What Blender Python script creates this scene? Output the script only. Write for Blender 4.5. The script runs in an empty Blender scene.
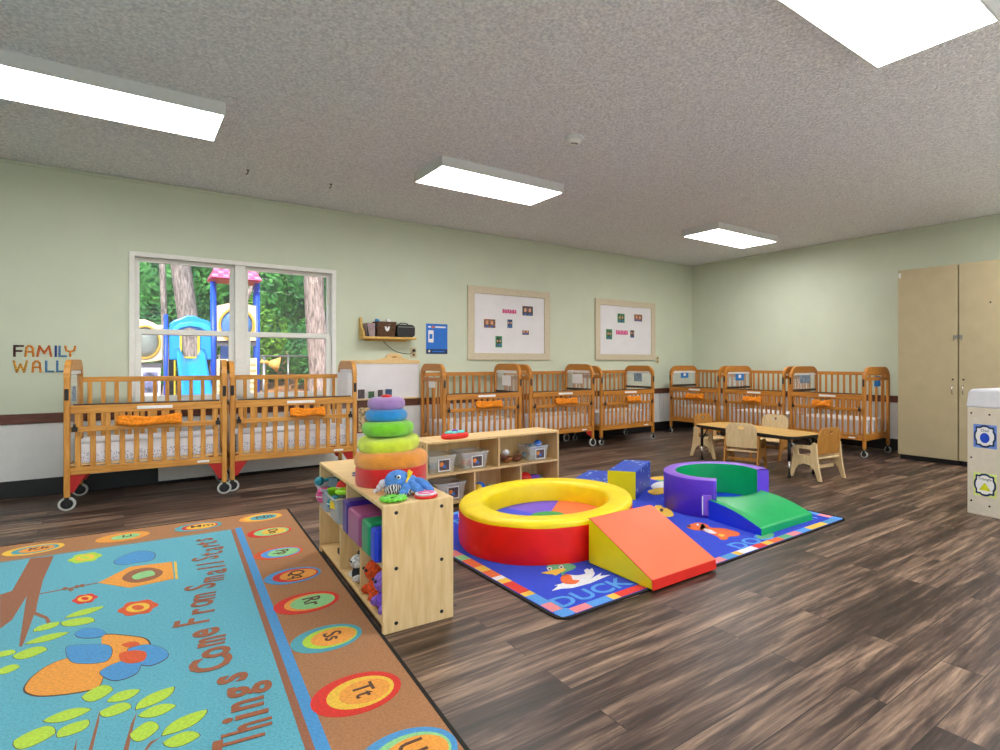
import bpy, bmesh, math, random
from mathutils import Matrix, Vector
random.seed(7)
S = bpy.context.scene
COL = S.collection
R = math.radians
PI = math.pi

# ------------------------------------------------------------------ camera, world, sun, exposure
CH = 1.16                                   # eye height
FPX = 582.07; CX = 608.0; CY = 362.0        # focal length and principal point in px of 1000x750
AZ = R(50.256)                              # heading measured from +X
cd = bpy.data.cameras.new('camera'); cam = bpy.data.objects.new('camera', cd); COL.objects.link(cam)
cam.location = (0, 0, CH); cam.rotation_euler = (R(90), 0, AZ - R(90))
cd.sensor_width = 36; cd.lens = FPX / 1000 * 36
cd.shift_x = (500 - CX) / 1000; cd.shift_y = (CY - 375) / 1000
cd.clip_start = 0.05; cd.clip_end = 200
S.camera = cam
S.view_settings.view_transform = 'Standard'; S.view_settings.look = 'None'
S.view_settings.exposure = 0.38; S.view_settings.gamma = 1.0
S.view_settings.use_curve_mapping = False

w = bpy.data.worlds.new('world'); S.world = w; w.use_nodes = True
wn = w.node_tree; bg = wn.nodes['Background']
sky = wn.nodes.new('ShaderNodeTexSky'); sky.sky_type = 'NISHITA'; sky.sun_disc = False
sky.sun_elevation = R(50); sky.sun_rotation = R(200)
wn.links.new(sky.outputs[0], bg.inputs[0]); bg.inputs[1].default_value = 0.26
sd = bpy.data.lights.new('sun', 'SUN'); sd.energy = 5.0; sd.angle = R(1.5); sd.color = (1, .95, .88)
so = bpy.data.objects.new('sun', sd); COL.objects.link(so)
so.rotation_euler = Vector((-.25, -.75, .75)).to_track_quat('Z', 'Y').to_euler()
LAMP = 16.                                  # radiance of the ceiling diffusers

# ------------------------------------------------------------------ projection helpers (photo pixel -> place in the room)
_F = (math.cos(AZ), math.sin(AZ)); _R = (math.sin(AZ), -math.cos(AZ))
def ray(px, py):
    u = (px - CX) / FPX
    return (_F[0] + _R[0] * u, _F[1] + _R[1] * u, -(py - CY) / FPX)
def gp(px, py, z=0.0):
    r = ray(px, py); t = (z - CH) / r[2]
    return Vector((r[0] * t, r[1] * t, z))
XW, YW, HC = 7.794, 7.029, 2.873
def wp(px, py, y=YW):
    r = ray(px, py); t = y / r[1]
    return Vector((r[0] * t, y, CH + r[2] * t))

# ------------------------------------------------------------------ materials
def lin(c):
    if isinstance(c, str):
        c = tuple(int(c[i:i + 2], 16) / 255 for i in (0, 2, 4))
    return tuple((v / 12.92 if v <= .04045 else ((v + .055) / 1.055) ** 2.4) for v in c)
MATS = {}
def mat(key, col, rough=.55, var=.08, scale=30, bump=0., bscale=120, metal=0., stretch=None, emit=0., spec=.5, sheen=0.):
    if key in MATS: return MATS[key]
    m = bpy.data.materials.new(key); m.use_nodes = True
    n = m.node_tree.nodes; l = m.node_tree.links; b = n['Principled BSDF']
    c = lin(col)
    b.inputs['Roughness'].default_value = rough; b.inputs['Metallic'].default_value = metal
    b.inputs['Specular IOR Level'].default_value = spec
    if sheen: b.inputs['Sheen Weight'].default_value = sheen
    tc = n.new('ShaderNodeTexCoord'); mp = n.new('ShaderNodeMapping'); l.new(tc.outputs['Object'], mp.inputs[0])
    if stretch: mp.inputs['Scale'].default_value = stretch
    nz = n.new('ShaderNodeTexNoise'); nz.inputs['Scale'].default_value = scale; nz.inputs['Detail'].default_value = 4
    l.new(mp.outputs[0], nz.inputs[0])
    rp = n.new('ShaderNodeValToRGB'); rp.color_ramp.elements[0].position = .3; rp.color_ramp.elements[1].position = .7
    rp.color_ramp.elements[0].color = (*[max(0, v * (1 - var * 2)) for v in c], 1)
    rp.color_ramp.elements[1].color = (*[min(1, v * (1 + var * 1.2)) for v in c], 1)
    l.new(nz.outputs[0], rp.inputs[0]); l.new(rp.outputs[0], b.inputs['Base Color'])
    if bump:
        n2 = n.new('ShaderNodeTexNoise'); n2.inputs['Scale'].default_value = bscale; n2.inputs['Detail'].default_value = 3
        l.new(tc.outputs['Object'], n2.inputs[0])
        bp = n.new('ShaderNodeBump'); bp.inputs['Strength'].default_value = bump; bp.inputs['Distance'].default_value = .01
        l.new(n2.outputs[0], bp.inputs['Height']); l.new(bp.outputs[0], b.inputs['Normal'])
    if emit:
        b.inputs['Emission Color'].default_value = (*c, 1); b.inputs['Emission Strength'].default_value = emit
    MATS[key] = m
    return m
def clear(key, tint='ffffff', amt=.12, rough=.08):
    m = bpy.data.materials.new(key); m.use_nodes = True
    n = m.node_tree.nodes; l = m.node_tree.links; b = n['Principled BSDF']
    b.inputs['Base Color'].default_value = (*lin(tint), 1); b.inputs['Roughness'].default_value = rough
    tr = n.new('ShaderNodeBsdfTransparent'); mx = n.new('ShaderNodeMixShader'); mx.inputs[0].default_value = amt
    l.new(tr.outputs[0], mx.inputs[1]); l.new(b.outputs[0], mx.inputs[2])
    l.new(mx.outputs[0], n['Material Output'].inputs[0]); MATS[key] = m
    return m

def wood(key, col, col2, dirn='x', rough=.45, scale=6):
    m = bpy.data.materials.new(key); m.use_nodes = True
    n = m.node_tree.nodes; l = m.node_tree.links; b = n['Principled BSDF']
    b.inputs['Roughness'].default_value = rough
    tc = n.new('ShaderNodeTexCoord'); mp = n.new('ShaderNodeMapping'); l.new(tc.outputs['Object'], mp.inputs[0])
    mp.inputs['Scale'].default_value = {'x': (1, 9, 9), 'y': (9, 1, 9), 'z': (9, 9, 1)}[dirn]
    nz = n.new('ShaderNodeTexNoise'); nz.inputs['Scale'].default_value = scale; nz.inputs['Detail'].default_value = 6
    nz.inputs['Distortion'].default_value = .6
    l.new(mp.outputs[0], nz.inputs[0])
    rp = n.new('ShaderNodeValToRGB'); rp.color_ramp.elements[0].position = .32; rp.color_ramp.elements[1].position = .66
    rp.color_ramp.elements[0].color = (*lin(col2), 1); rp.color_ramp.elements[1].color = (*lin(col), 1)
    l.new(nz.outputs[0], rp.inputs[0]); l.new(rp.outputs[0], b.inputs['Base Color'])
    MATS[key] = m
    return m

OAK = wood('oak_honey', 'd69a48', 'b87828', 'z')
OAKX = wood('oak_honey_rail', 'd69a48', 'b87828', 'x')
OAKD = wood('oak_amber', 'cc8836', 'ab6a22', 'x')
OAKDZ = wood('oak_amber_upright', 'cc8836', 'ab6a22', 'z')
BIRCH = wood('birch_ply', 'e6c793', 'd8b47a', 'z', .5, 5)
BIRCHX = wood('birch_ply_flat', 'e9c892', 'dbb67c', 'y', .45, 5)
PALE = wood('pale_ply', 'e9cfa2', 'd9ba86', 'z', .5, 5)
AMBP = wood('amber_ply', 'c48a40', 'a8702c', 'z', .45, 5)
LAM = wood('table_laminate', 'e2b566', 'd2a252', 'y', .35, 4)
WHITE = mat('white_paint', 'e8e8e4', .5, .02)
CREAM = mat('cream_frame', 'cfc3ab', .55, .04, 40)
BLACK = mat('black_plastic', '141416', .45, .1)
CHROME = mat('chrome', 'c8c8c8', .25, .03, metal=1.)
STEEL = mat('grey_steel', '8c8c8c', .4, .05, metal=.8)
RED = mat('red_vinyl', 'ee1006', .42, .05, 8, .15, 25)
YEL = mat('yellow_vinyl', 'fadc00', .42, .05, 8, .15, 25)
ORANGE = mat('orange_cloth', 'f08a10', .85, .15, 60, .5, 150)
PAPER = mat('white_paper', 'eceaea', .8, .02)
SHEET = mat('white_sheet', 'e6e4ea', .9, .03, 12, .2, 20)
CLEAR = clear('clear_acrylic', 'f4f8f8', .16)
BIN = clear('clear_bin_plastic', 'eef2ee', .26, .15)
GLASS = clear('window_glass', 'ffffff', .04, .02)

# ------------------------------------------------------------------ mesh builder
class MB:
    def __init__(s): s.v = []; s.f = []; s.fm = []; s.sm = []; s.mats = []; s.M = Matrix()
    def mi(s, m):
        if m not in s.mats: s.mats.append(m)
        return s.mats.index(m)
    def add(s, vs, fs, m, smooth=False):
        o = len(s.v); k = s.mi(m)
        s.v += [s.M @ Vector(v) for v in vs]
        for f in fs: s.f.append([i + o for i in f]); s.fm.append(k); s.sm.append(smooth)
        return s
    def box(s, x0, x1, y0, y1, z0, z1, m):
        return s.add([(x0, y0, z0), (x1, y0, z0), (x1, y1, z0), (x0, y1, z0), (x0, y0, z1), (x1, y0, z1), (x1, y1, z1), (x0, y1, z1)],
                     [(0, 3, 2, 1), (4, 5, 6, 7), (0, 1, 5, 4), (1, 2, 6, 5), (2, 3, 7, 6), (3, 0, 4, 7)], m)
    def prism(s, pts, d0, d1, m, plane='xy', holes=(), smooth=False, m2=None):
        """polygon (with holes) extruded from d0 to d1 along the axis normal to plane"""
        def P(p, d):
            return {'xy': (p[0], p[1], d), 'xz': (p[0], d, p[1]), 'yz': (d, p[0], p[1])}[plane]
        bm = bmesh.new(); loops = []
        for lp in [pts, *holes]:
            vv = [bm.verts.new((p[0], p[1], 0)) for p in lp]; loops.append(vv)
            for i in range(len(vv)): bm.edges.new((vv[i], vv[(i + 1) % len(vv)]))
        bmesh.ops.triangle_fill(bm, use_beauty=True, use_dissolve=False, edges=bm.edges[:], normal=(0, 0, 1))
        bm.verts.index_update(); base = [(v.co.x, v.co.y) for v in bm.verts]
        tris = [[v.index for v in f.verts] for f in bm.faces]; n = len(base)
        sides = []; off = 0
        for lp in [pts, *holes]:
            k = len(lp)
            for i in range(k): a = off + i; b = off + (i + 1) % k; sides.append((a, b, b + n, a + n))
            off += k
        bm.free()
        V = [P(p, d0) for p in base] + [P(p, d1) for p in base]
        s.add(V, [t[::-1] for t in tris] + [[i + n for i in t] for t in tris], m)
        s.add(V, sides, m2 or m, smooth)
        return s
    def cyl(s, p0, p1, r0, m, r1=None, n=16, caps=True, smooth=True):
        p0 = Vector(p0); p1 = Vector(p1); r1 = r0 if r1 is None else r1
        q = (p1 - p0).to_track_quat('Z', 'Y'); V = []
        for p, r in ((p0, r0), (p1, r1)):
            for i in range(n):
                a = 2 * PI * i / n; V.append(p + q @ Vector((r * math.cos(a), r * math.sin(a), 0)))
        s.add(V, [(i, (i + 1) % n, n + (i + 1) % n, n + i) for i in range(n)], m, smooth)
        if caps: s.add(V, [tuple(range(n))[::-1], tuple(range(n, 2 * n))], m)
        return s
    def tube(s, pts, r, m, n=8):
        for a, b in zip(pts, pts[1:]): s.cyl(a, b, r, m, n=n)
        for p in pts[1:-1]: s.ball(p, r, m, 8, 5)
        return s
    def ball(s, c, r, m, n=20, k=12, rot=None):
        rr = (r, r, r) if not hasattr(r, '__len__') else r
        c = Vector(c); V = []; Fc = []
        for j in range(k + 1):
            t = PI * j / k
            for i in range(n):
                a = 2 * PI * i / n
                p = Vector((rr[0] * math.sin(t) * math.cos(a), rr[1] * math.sin(t) * math.sin(a), rr[2] * math.cos(t)))
                if rot: p = rot @ p
                V.append(c + p)
        for j in range(k):
            for i in range(n): Fc.append((j * n + i, (j + 1) * n + i, (j + 1) * n + (i + 1) % n, j * n + (i + 1) % n))
        return s.add(V, Fc, m, True)
    def lathe(s, prof, m, c=(0, 0, 0), n=48, a0=0, a1=2 * PI, ex=1, ey=1, smooth=True, ends=False, wob=0, closed=False):
        """profile [(r,z)...] turned about z"""
        full = abs(a1 - a0 - 2 * PI) < 1e-6; N = n if full else n + 1; k = len(prof); V = []
        for i in range(N):
            a = a0 + (a1 - a0) * i / n; ww = 1 + wob * (math.sin(5 * a) + .6 * math.sin(11 * a + 1))
            for r, z in prof: V.append((c[0] + r * ex * ww * math.cos(a), c[1] + r * ey * ww * math.sin(a), c[2] + z))
        Fc = []
        for i in range(N if full else N - 1):
            j = (i + 1) % N
            for t in range(k if closed else k - 1):
                u = (t + 1) % k; Fc.append((i * k + t, j * k + t, j * k + u, i * k + u))
        s.add(V, Fc, m, smooth)
        if ends and not full: s.add(V, [tuple(range(k)), tuple(range((N - 1) * k, N * k))[::-1]], m)
        return s
    def text(s, body, m, mtx, size=1., depth=.001, sx=1., off=0.):
        cu = bpy.data.curves.new('t', 'FONT'); cu.body = body; cu.size = size; cu.extrude = depth; cu.offset = off
        cu.align_x = 'CENTER'; cu.align_y = 'CENTER'; cu.resolution_u = 3
        ob = bpy.data.objects.new('t', cu); COL.objects.link(ob)
        me = bpy.data.meshes.new_from_object(ob.evaluated_get(bpy.context.evaluated_depsgraph_get()))
        sc = Matrix.Diagonal((sx, 1, 1, 1))
        s.add([mtx @ (sc @ v.co) for v in me.vertices], [list(p.vertices) for p in me.polygons], m)
        bpy.data.objects.remove(ob); bpy.data.meshes.remove(me); bpy.data.curves.remove(cu)
        return s
    def build(s, name, parent=None, bevel=0, seg=2, loc=None, sub=0):
        me = bpy.data.meshes.new(name)
        me.from_pydata([tuple(v) for v in s.v], [], s.f)
        for m in s.mats: me.materials.append(m)
        for p, k, sm in zip(me.polygons, s.fm, s.sm): p.material_index = k; p.use_smooth = sm
        bm = bmesh.new(); bm.from_mesh(me); bmesh.ops.remove_doubles(bm, verts=bm.verts, dist=1e-5)
        bmesh.ops.recalc_face_normals(bm, faces=bm.faces); bm.to_mesh(me); bm.free()
        me.update(); o = bpy.data.objects.new(name, me); COL.objects.link(o)
        if bevel:
            b = o.modifiers.new('bevel', 'BEVEL'); b.width = bevel; b.segments = seg; b.limit_method = 'ANGLE'; b.angle_limit = R(40)
        if sub: o.modifiers.new('sub', 'SUBSURF').levels = sub; o.modifiers['sub'].render_levels = sub
        if parent: o.parent = parent
        if loc: o.location = loc
        return o

def tag(o, label=None, cat=None, group=None, kind=None):
    if label: o['label'] = label
    if cat: o['category'] = cat
    if group: o['group'] = group
    if kind: o['kind'] = kind
    return o
def thing(name, label, cat, loc=(0, 0, 0), rz=0., group=None):
    o = bpy.data.objects.new(name, None); COL.objects.link(o); o.empty_display_size = .1
    o.location = loc; o.rotation_euler = (0, 0, rz)
    return tag(o, label, cat, group)
def T(x, y, z, rz=0.): return Matrix.Translation((x, y, z)) @ Matrix.Rotation(rz, 4, 'Z')
def rrect(x0, x1, y0, y1, r, n=6, corners=(1, 1, 1, 1)):
    P = []
    for (cx, cy, a, on) in ((x1 - r, y0 + r, -90, corners[0]), (x1 - r, y1 - r, 0, corners[1]), (x0 + r, y1 - r, 90, corners[2]), (x0 + r, y0 + r, 180, corners[3])):
        if on:
            for i in range(n + 1): t = R(a + 90 * i / n); P.append((cx + r * math.cos(t), cy + r * math.sin(t)))
        else:
            P.append((x1 if cx > (x0 + x1) / 2 else x0, y1 if cy > (y0 + y1) / 2 else y0))
    return P
def ell(cx, cy, rx, ry, n=28, rot=0.):
    return [(cx + rx * math.cos(t) * math.cos(rot) - ry * math.sin(t) * math.sin(rot), cy + rx * math.cos(t) * math.sin(rot) + ry * math.sin(t) * math.cos(rot)) for t in (2 * PI * i / n for i in range(n))]

# ================================================================== ROOM SHELL
X0, Y0 = -3.2, -2.6
def floor_material():
    m = bpy.data.materials.new('plank_floor'); m.use_nodes = True
    n = m.node_tree.nodes; l = m.node_tree.links; b = n['Principled BSDF']
    tc = n.new('ShaderNodeTexCoord')
    br = n.new('ShaderNodeTexBrick'); br.offset = .37; br.inputs['Scale'].default_value = 1
    br.inputs['Brick Width'].default_value = 1.22; br.inputs['Row Height'].default_value = .152
    br.inputs['Mortar Size'].default_value = .0018; br.inputs['Mortar Smooth'].default_value = .2
    br.inputs['Color1'].default_value = (0, 0, 0, 1); br.inputs['Color2'].default_value = (1, 1, 1, 1); br.inputs['Mortar'].default_value = (.5, .5, .5, 1)
    l.new(tc.outputs['Object'], br.inputs[0])
    mp = n.new('ShaderNodeMapping'); mp.inputs['Scale'].default_value = (1.0, 12, 1); l.new(tc.outputs['Object'], mp.inputs[0])
    add = n.new('ShaderNodeVectorMath'); add.operation = 'ADD'
    sc = n.new('ShaderNodeVectorMath'); sc.operation = 'SCALE'; sc.inputs['Scale'].default_value = 17.
    l.new(br.outputs['Color'], sc.inputs[0]); l.new(mp.outputs[0], add.inputs[0]); l.new(sc.outputs[0], add.inputs[1])
    n1 = n.new('ShaderNodeTexNoise'); n1.inputs['Scale'].default_value = 1.6; n1.inputs['Detail'].default_value = 9; n1.inputs['Roughness'].default_value = .68
    n1.inputs['Distortion'].default_value = .3
    l.new(add.outputs[0], n1.inputs[0])
    mix = n.new('ShaderNodeMath'); mix.operation = 'MULTIPLY_ADD'; mix.inputs[1].default_value = .17
    sep = n.new('ShaderNodeSeparateColor'); l.new(br.outputs['Color'], sep.inputs[0]); l.new(sep.outputs[0], mix.inputs[0]); l.new(n1.outputs[0], mix.inputs[2])
    rp = n.new('ShaderNodeValToRGB'); e = rp.color_ramp.elements
    e[0].position = .38; e[0].color = (*lin('180e0a'), 1); e[1].position = .84; e[1].color = (*lin('b4967c'), 1)
    for p, c in ((.51, '33231c'), (.60, '544036'), (.70, '806857')): q = e.new(p); q.color = (*lin(c), 1)
    l.new(mix.outputs[0], rp.inputs[0])
    mm = n.new('ShaderNodeMix'); mm.data_type = 'RGBA'; l.new(br.outputs['Fac'], mm.inputs[0]); l.new(rp.outputs[0], mm.inputs[6]); mm.inputs[7].default_value = (*lin('1c1512'), 1)
    l.new(mm.outputs[2], b.inputs['Base Color'])
    b.inputs['Roughness'].default_value = .42
    bp = n.new('ShaderNodeBump'); bp.inputs['Strength'].default_value = .25; bp.inputs['Distance'].default_value = .004
    l.new(n1.outputs[0], bp.inputs['Height']); l.new(bp.outputs[0], b.inputs['Normal'])
    return m
FLOORM = floor_material()
def ceiling_material():
    m = mat('popcorn_ceiling', 'f0f1f6', .95, .13, 60)
    n = m.node_tree.nodes; l = m.node_tree.links; b = n['Principled BSDF']
    tc = n.new('ShaderNodeTexCoord'); v = n.new('ShaderNodeTexVoronoi'); v.inputs['Scale'].default_value = 55
    nz = n.new('ShaderNodeTexNoise'); nz.inputs['Scale'].default_value = 60; nz.inputs['Detail'].default_value = 3
    l.new(tc.outputs['Object'], nz.inputs[0]); l.new(tc.outputs['Object'], v.inputs[0])
    bp = n.new('ShaderNodeBump'); bp.inputs['Strength'].default_value = 1.; bp.inputs['Distance'].default_value = .02
    l.new(nz.outputs[0], bp.inputs['Height']); l.new(bp.outputs[0], b.inputs['Normal'])
    return m
CEILM = ceiling_material()
WALLM = mat('sage_wall_paint', 'ced6c2', .75, .015, 3, .12, 250)
WAINM = mat('white_beadboard', 'dcdcdc', .6, .02, 10)
RAILM = wood('walnut_rail', '6b3a2a', '4a2418', 'x')
BASEM = mat('black_cove_base', '121214', .5, .1)
def struct(name, mb, **k): return tag(mb.build(name, **k), kind='structure')
struct('floor', MB().box(X0, XW + .15, Y0, YW, -.05, 0, FLOORM))
struct('bounce_strip', MB().box(X0, XW, Y0, -.35, 0, .003, mat('pale_bounce_floor', 'dedbd2', .5, .03, 3)))  # added pale strip behind the camera, bounces sunlight up to the ceiling
struct('ceiling', MB().box(X0, XW + .15, Y0, YW + .15, HC, HC + .12, CEILM))
# window wall with opening
WX0, WX1, WZ0, WZ1 = .065, 1.812, .775, 2.165
b = MB(); b.prism([(X0, -.1), (XW + .15, -.1), (XW + .15, HC), (X0, HC)], YW, YW + .15, WALLM, 'xz', holes=[[(WX0, WZ0), (WX1, WZ0), (WX1, WZ1), (WX0, WZ1)]])
struct('wall_back', b)
struct('wall_right', MB().box(XW, XW + .15, Y0, YW, -.05, HC, WALLM))
struct('wall_left', MB().box(X0 - .15, X0, Y0, YW + .15, -.05, HC, WALLM))
b = MB(); FW = [(-2.9, -.5), (-.2, 2.2), (2.5, 4.9), (5.2, 7.5)]  # unseen windows added behind the camera to let in more daylight
b.prism([(X0, -.05), (XW + .15, -.05), (XW + .15, HC), (X0, HC)], Y0 - .15, Y0, WALLM, 'xz', holes=[[(a, .5), (c, .5), (c, 2.6), (a, 2.6)] for a, c in FW])
struct('wall_front', b)
for a, c in FW:
    q = MB(); q.prism([(a - .03, .47), (c + .03, .47), (c + .03, 2.63), (a - .03, 2.63)], Y0 - .17, Y0 + .02, WHITE, 'xz', holes=[[(a + .03, .53), (c - .03, .53), (c - .03, 2.57), (a + .03, 2.57)]])
    q.box((a + c) / 2 - .03, (a + c) / 2 + .03, Y0 - .1, Y0 - .04, .53, 2.57, WHITE)
    wf = struct('added_daylight_window', q); MB().box(a + .03, c - .03, Y0 - .08, Y0 - .075, .53, 2.57, GLASS).build('pane', wf)
def beads_x(mb, x0, x1, y, z0, z1):
    x = x0
    while x < x1 - 1e-6:
        xe = min(x + .09, x1); mb.box(x + .004, xe - .002, y - .008, y, z0, z1, WAINM); x = xe
    mb.box(x0, x1, y - .004, y, z0, z1, WAINM)
b = MB(); beads_x(b, X0, 7.78, YW, .15, .63); struct('trim_1', b)
b = MB(); b.M = Matrix.Translation((XW, 0, 0)) @ Matrix.Rotation(-PI / 2, 4, 'Z'); beads_x(b, -7.02, 2.6, 0, .15, .63); struct('trim_2', b)
struct('trim_3', MB().box(X0, XW, YW - .022, YW, .63, .716, RAILM), bevel=.004)
struct('trim_4', MB().box(XW - .022, XW, Y0, YW - .022, .63, .716, RAILM), bevel=.004)
struct('baseboard_back', MB().box(X0, XW, YW - .012, YW, 0, .15, BASEM), bevel=.003)
struct('baseboard_right', MB().box(XW - .012, XW, Y0, YW - .012, 0, .15, BASEM), bevel=.003)
struct('trim_5', MB().box(X0, XW, YW - .02, YW, HC - .028, HC - .006, WALLM).box(XW - .02, XW, Y0, YW - .02, HC - .028, HC - .006, WALLM))

# window: two double-hung units
def window():
    tr = MB(); t = .045
    tr.prism([(WX0 - .03, WZ0 - .03), (WX1 + .03, WZ0 - .03), (WX1 + .03, WZ1 + .03), (WX0 - .03, WZ1 + .03)], YW - .02, YW + .14, WHITE, 'xz', holes=[[(WX0 + .012, WZ0 + .012), (WX1 - .012, WZ0 + .012), (WX1 - .012, WZ1 - .012), (WX0 + .012, WZ1 - .012)]])
    root = tr.build('window_1', bevel=.004); tag(root, kind='structure')
    MB().box(.874, .965, YW - .005, YW + .12, WZ0, WZ1, WHITE).build('mullion', root, bevel=.004)
    MB().box(WX0 - .05, WX1 + .05, YW - .06, YW, WZ0 - .035, WZ0 - .005, WHITE).build('sill', root, bevel=.004)
    for x0, x1 in ((WX0 + .012, .874), (.965, WX1 - .012)):
        for k, (z0, z1, y) in enumerate(((WZ0 + .012, 1.475, YW + .03), (1.42, WZ1 - .012, YW + .07))):
            f = .05 if k == 0 else .036
            sh = MB().prism([(x0, z0), (x1, z0), (x1, z1), (x0, z1)], y, y + .035, WHITE, 'xz', holes=[[(x0 + f, z0 + f), (x1 - f, z0 + f), (x1 - f, z1 - f), (x0 + f, z1 - f)]]).build('sash', root, bevel=.003)
            MB().box(x0 + f, x1 - f, y + .014, y + .018, z0 + f, z1 - f, GLASS).build('pane', sh)
window()
# baseboard heater below the window
def heater():
    r = thing('baseboard_heater', 'long white baseboard heater on the wall below the window, behind the cribs', 'heater', (0, YW, 0))
    MB().prism([(-.015, .03), (-.075, .03), (-.075, .17), (-.05, .20), (-.015, .20)], .25, 2.75, WHITE, 'yz').build('cover', r, bevel=.003)
    g = MB()
    for i in range(60): g.box(.28 + i * .041, .30 + i * .041, -.077, -.06, .175, .19, STEEL)
    g.box(.28, 2.75, -.077, -.074, .18, .185, STEEL).build('grille', r)
heater()

# ceiling lights
DIFF = bpy.data.materials.new('lit_diffuser'); DIFF.use_nodes = True
_b = DIFF.node_tree.nodes['Principled BSDF']; _b.inputs['Base Color'].default_value = (.8, .8, .78, 1)
_b.inputs['Emission Color'].default_value = (1, .985, .955, 1); _b.inputs['Emission Strength'].default_value = LAMP
HOUS = mat('lamp_housing', 'd8dada', .5, .02)
def ceiling_light(x, y, label):
    r = thing('ceiling_light', label, 'ceiling light', (x, y, HC), 0, 'surface mounted ceiling lights')
    f = MB(); a, c = .62, .30
    f.prism(rrect(-a, a, -c, c, .008, 2), -.085, 0, HOUS, 'xy', holes=[rrect(-a + .014, a - .014, -c + .014, c - .014, .004, 2)]).build('housing', r, bevel=.002)
    MB().box(-a + .014, a - .014, -c + .014, c - .014, -.083, -.07, DIFF).build('diffuser', r)
ceiling_light(-.10, 4.87, 'long ceiling light at upper left of the photo, above the wall letters')
ceiling_light(2.64, 4.88, 'middle ceiling light, hanging between the window and the smoke detector')
ceiling_light(6.20, 4.90, 'farthest and smallest-looking ceiling light near the room corner')
ceiling_light(2.60, 1.235, 'nearest ceiling light, cut off by the top right edge of the photo')
for x, y, w_ in ((6.2, 1.235, 'over the tall cabinets'), (-1.4, 1.235, 'over the near end of the alphabet rug'), (2.6, -1.3, 'before the middle of the added front windows'), (6.2, -1.3, 'in the front right corner')):
    ceiling_light(x, y, 'added unseen ceiling light for extra brightness, ' + w_)  # extra unseen fixtures, added to brighten walls and ceiling

def smoke():
    r = thing('smoke_detector', 'round white smoke detector on the textured ceiling', 'smoke detector', (2.634, 3.573, HC))
    MB().lathe([(0, 0), (.075, 0), (.075, -.018), (.06, -.022), (.058, -.032)], HOUS, n=32).build('base_plate', r)
    MB().lathe([(.058, -.032), (.05, -.04), (.045, -.052), (.02, -.058), (0, -.058)], WHITE, n=32).build('cover', r)
    v = MB()
    for i in range(5):
        a = R(200 + i * 22); v.box(.03 * math.cos(a) - .005, .03 * math.cos(a) + .005, .03 * math.sin(a) - .004, .03 * math.sin(a) + .004, -.06, -.055, BLACK)
    v.build('vent', r)
smoke()
for (px, py, lb) in ((248, 172, 'tiny dark hook in the ceiling to the right of the long left light'), (331, 186, 'tiny dark hook in the ceiling farther right, near the window wall')):
    p = gp(px, py, HC - .02); c = Vector((p.x, p.y, HC))
    tag(MB().cyl(c, c - Vector((0, 0, .03)), .004, BLACK, n=8).cyl(c - Vector((0, 0, .03)), c - Vector((.015, 0, .045)), .004, BLACK, n=8).cyl(c, c - Vector((0, 0, .005)), .012, BLACK, n=10).build('ceiling_hook'), lb, 'hook')

# ================================================================== CRIBS
CL, CD, CT = 1.04, .66, 1.13
SPECK = bpy.data.materials.new('speckled_sheet'); SPECK.use_nodes = True
def _speck():
    n = SPECK.node_tree.nodes; l = SPECK.node_tree.links; b = n['Principled BSDF']
    tc = n.new('ShaderNodeTexCoord'); v = n.new('ShaderNodeTexVoronoi'); v.inputs['Scale'].default_value = 75
    rp = n.new('ShaderNodeValToRGB'); rp.color_ramp.elements[0].position = .26; rp.color_ramp.elements[0].color = (*lin('5c5f74'), 1)
    rp.color_ramp.elements[1].position = .34; rp.color_ramp.elements[1].color = (*lin('e2e0ea'), 1)
    l.new(tc.outputs['Object'], v.inputs[0]); l.new(v.outputs[0], rp.inputs[0]); l.new(rp.outputs[0], b.inputs['Base Color']); b.inputs['Roughness'].default_value = .9
_speck()
REDM = mat('red_bracket', 'b01814', .5, .05)
RUB = mat('rubber_black', '1a1a1a', .7, .05)
WHEELG = mat('wheel_grey', 'b8bab4', .5, .05)
DARKRAIL = mat('dark_teething_rail', '3a2818', .4, .1)
def caster(par, x, y, r, face):
    c = MB(); zt = .12; cy = y + face
    c.cyl((x, cy, zt), (x, cy, r * 1.75), .012, STEEL, n=10)
    for s in (-1, 1): c.box(x - .014, x + .014, cy + s * .017 - .002, cy + s * .017 + .002, r * .8, r * 1.9, BLACK)
    c.box(x - .014, x + .014, cy - .018, cy + .018, r * 1.85, r * 2.1, BLACK)
    k = c.build('caster', par)
    wv = MB(); wv.cyl((x, cy - .013, r), (x, cy + .013, r), r, WHEELG, n=28); wv.cyl((x, cy - .015, r), (x, cy + .015, r), r * .72, RUB, n=24); wv.cyl((x, cy - .018, r), (x, cy + .018, r), r * .25, CHROME, n=14)
    wv.build('wheel', k)
def arch_pts(y0, y1, z0, zt, r, n=8):
    P = [(y0, z0)]
    P += [(y0 + r - r * math.cos(t), zt - r * .95 + r * .95 * math.sin(t)) for t in (PI / 2 * i / n for i in range(n + 1))]
    P += [(y1 - r + r * math.sin(t), zt - r * .95 + r * .95 * math.cos(t)) for t in (PI / 2 * i / n for i in range(n + 1))]
    P += [(y1, z0)]
    return P
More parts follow.
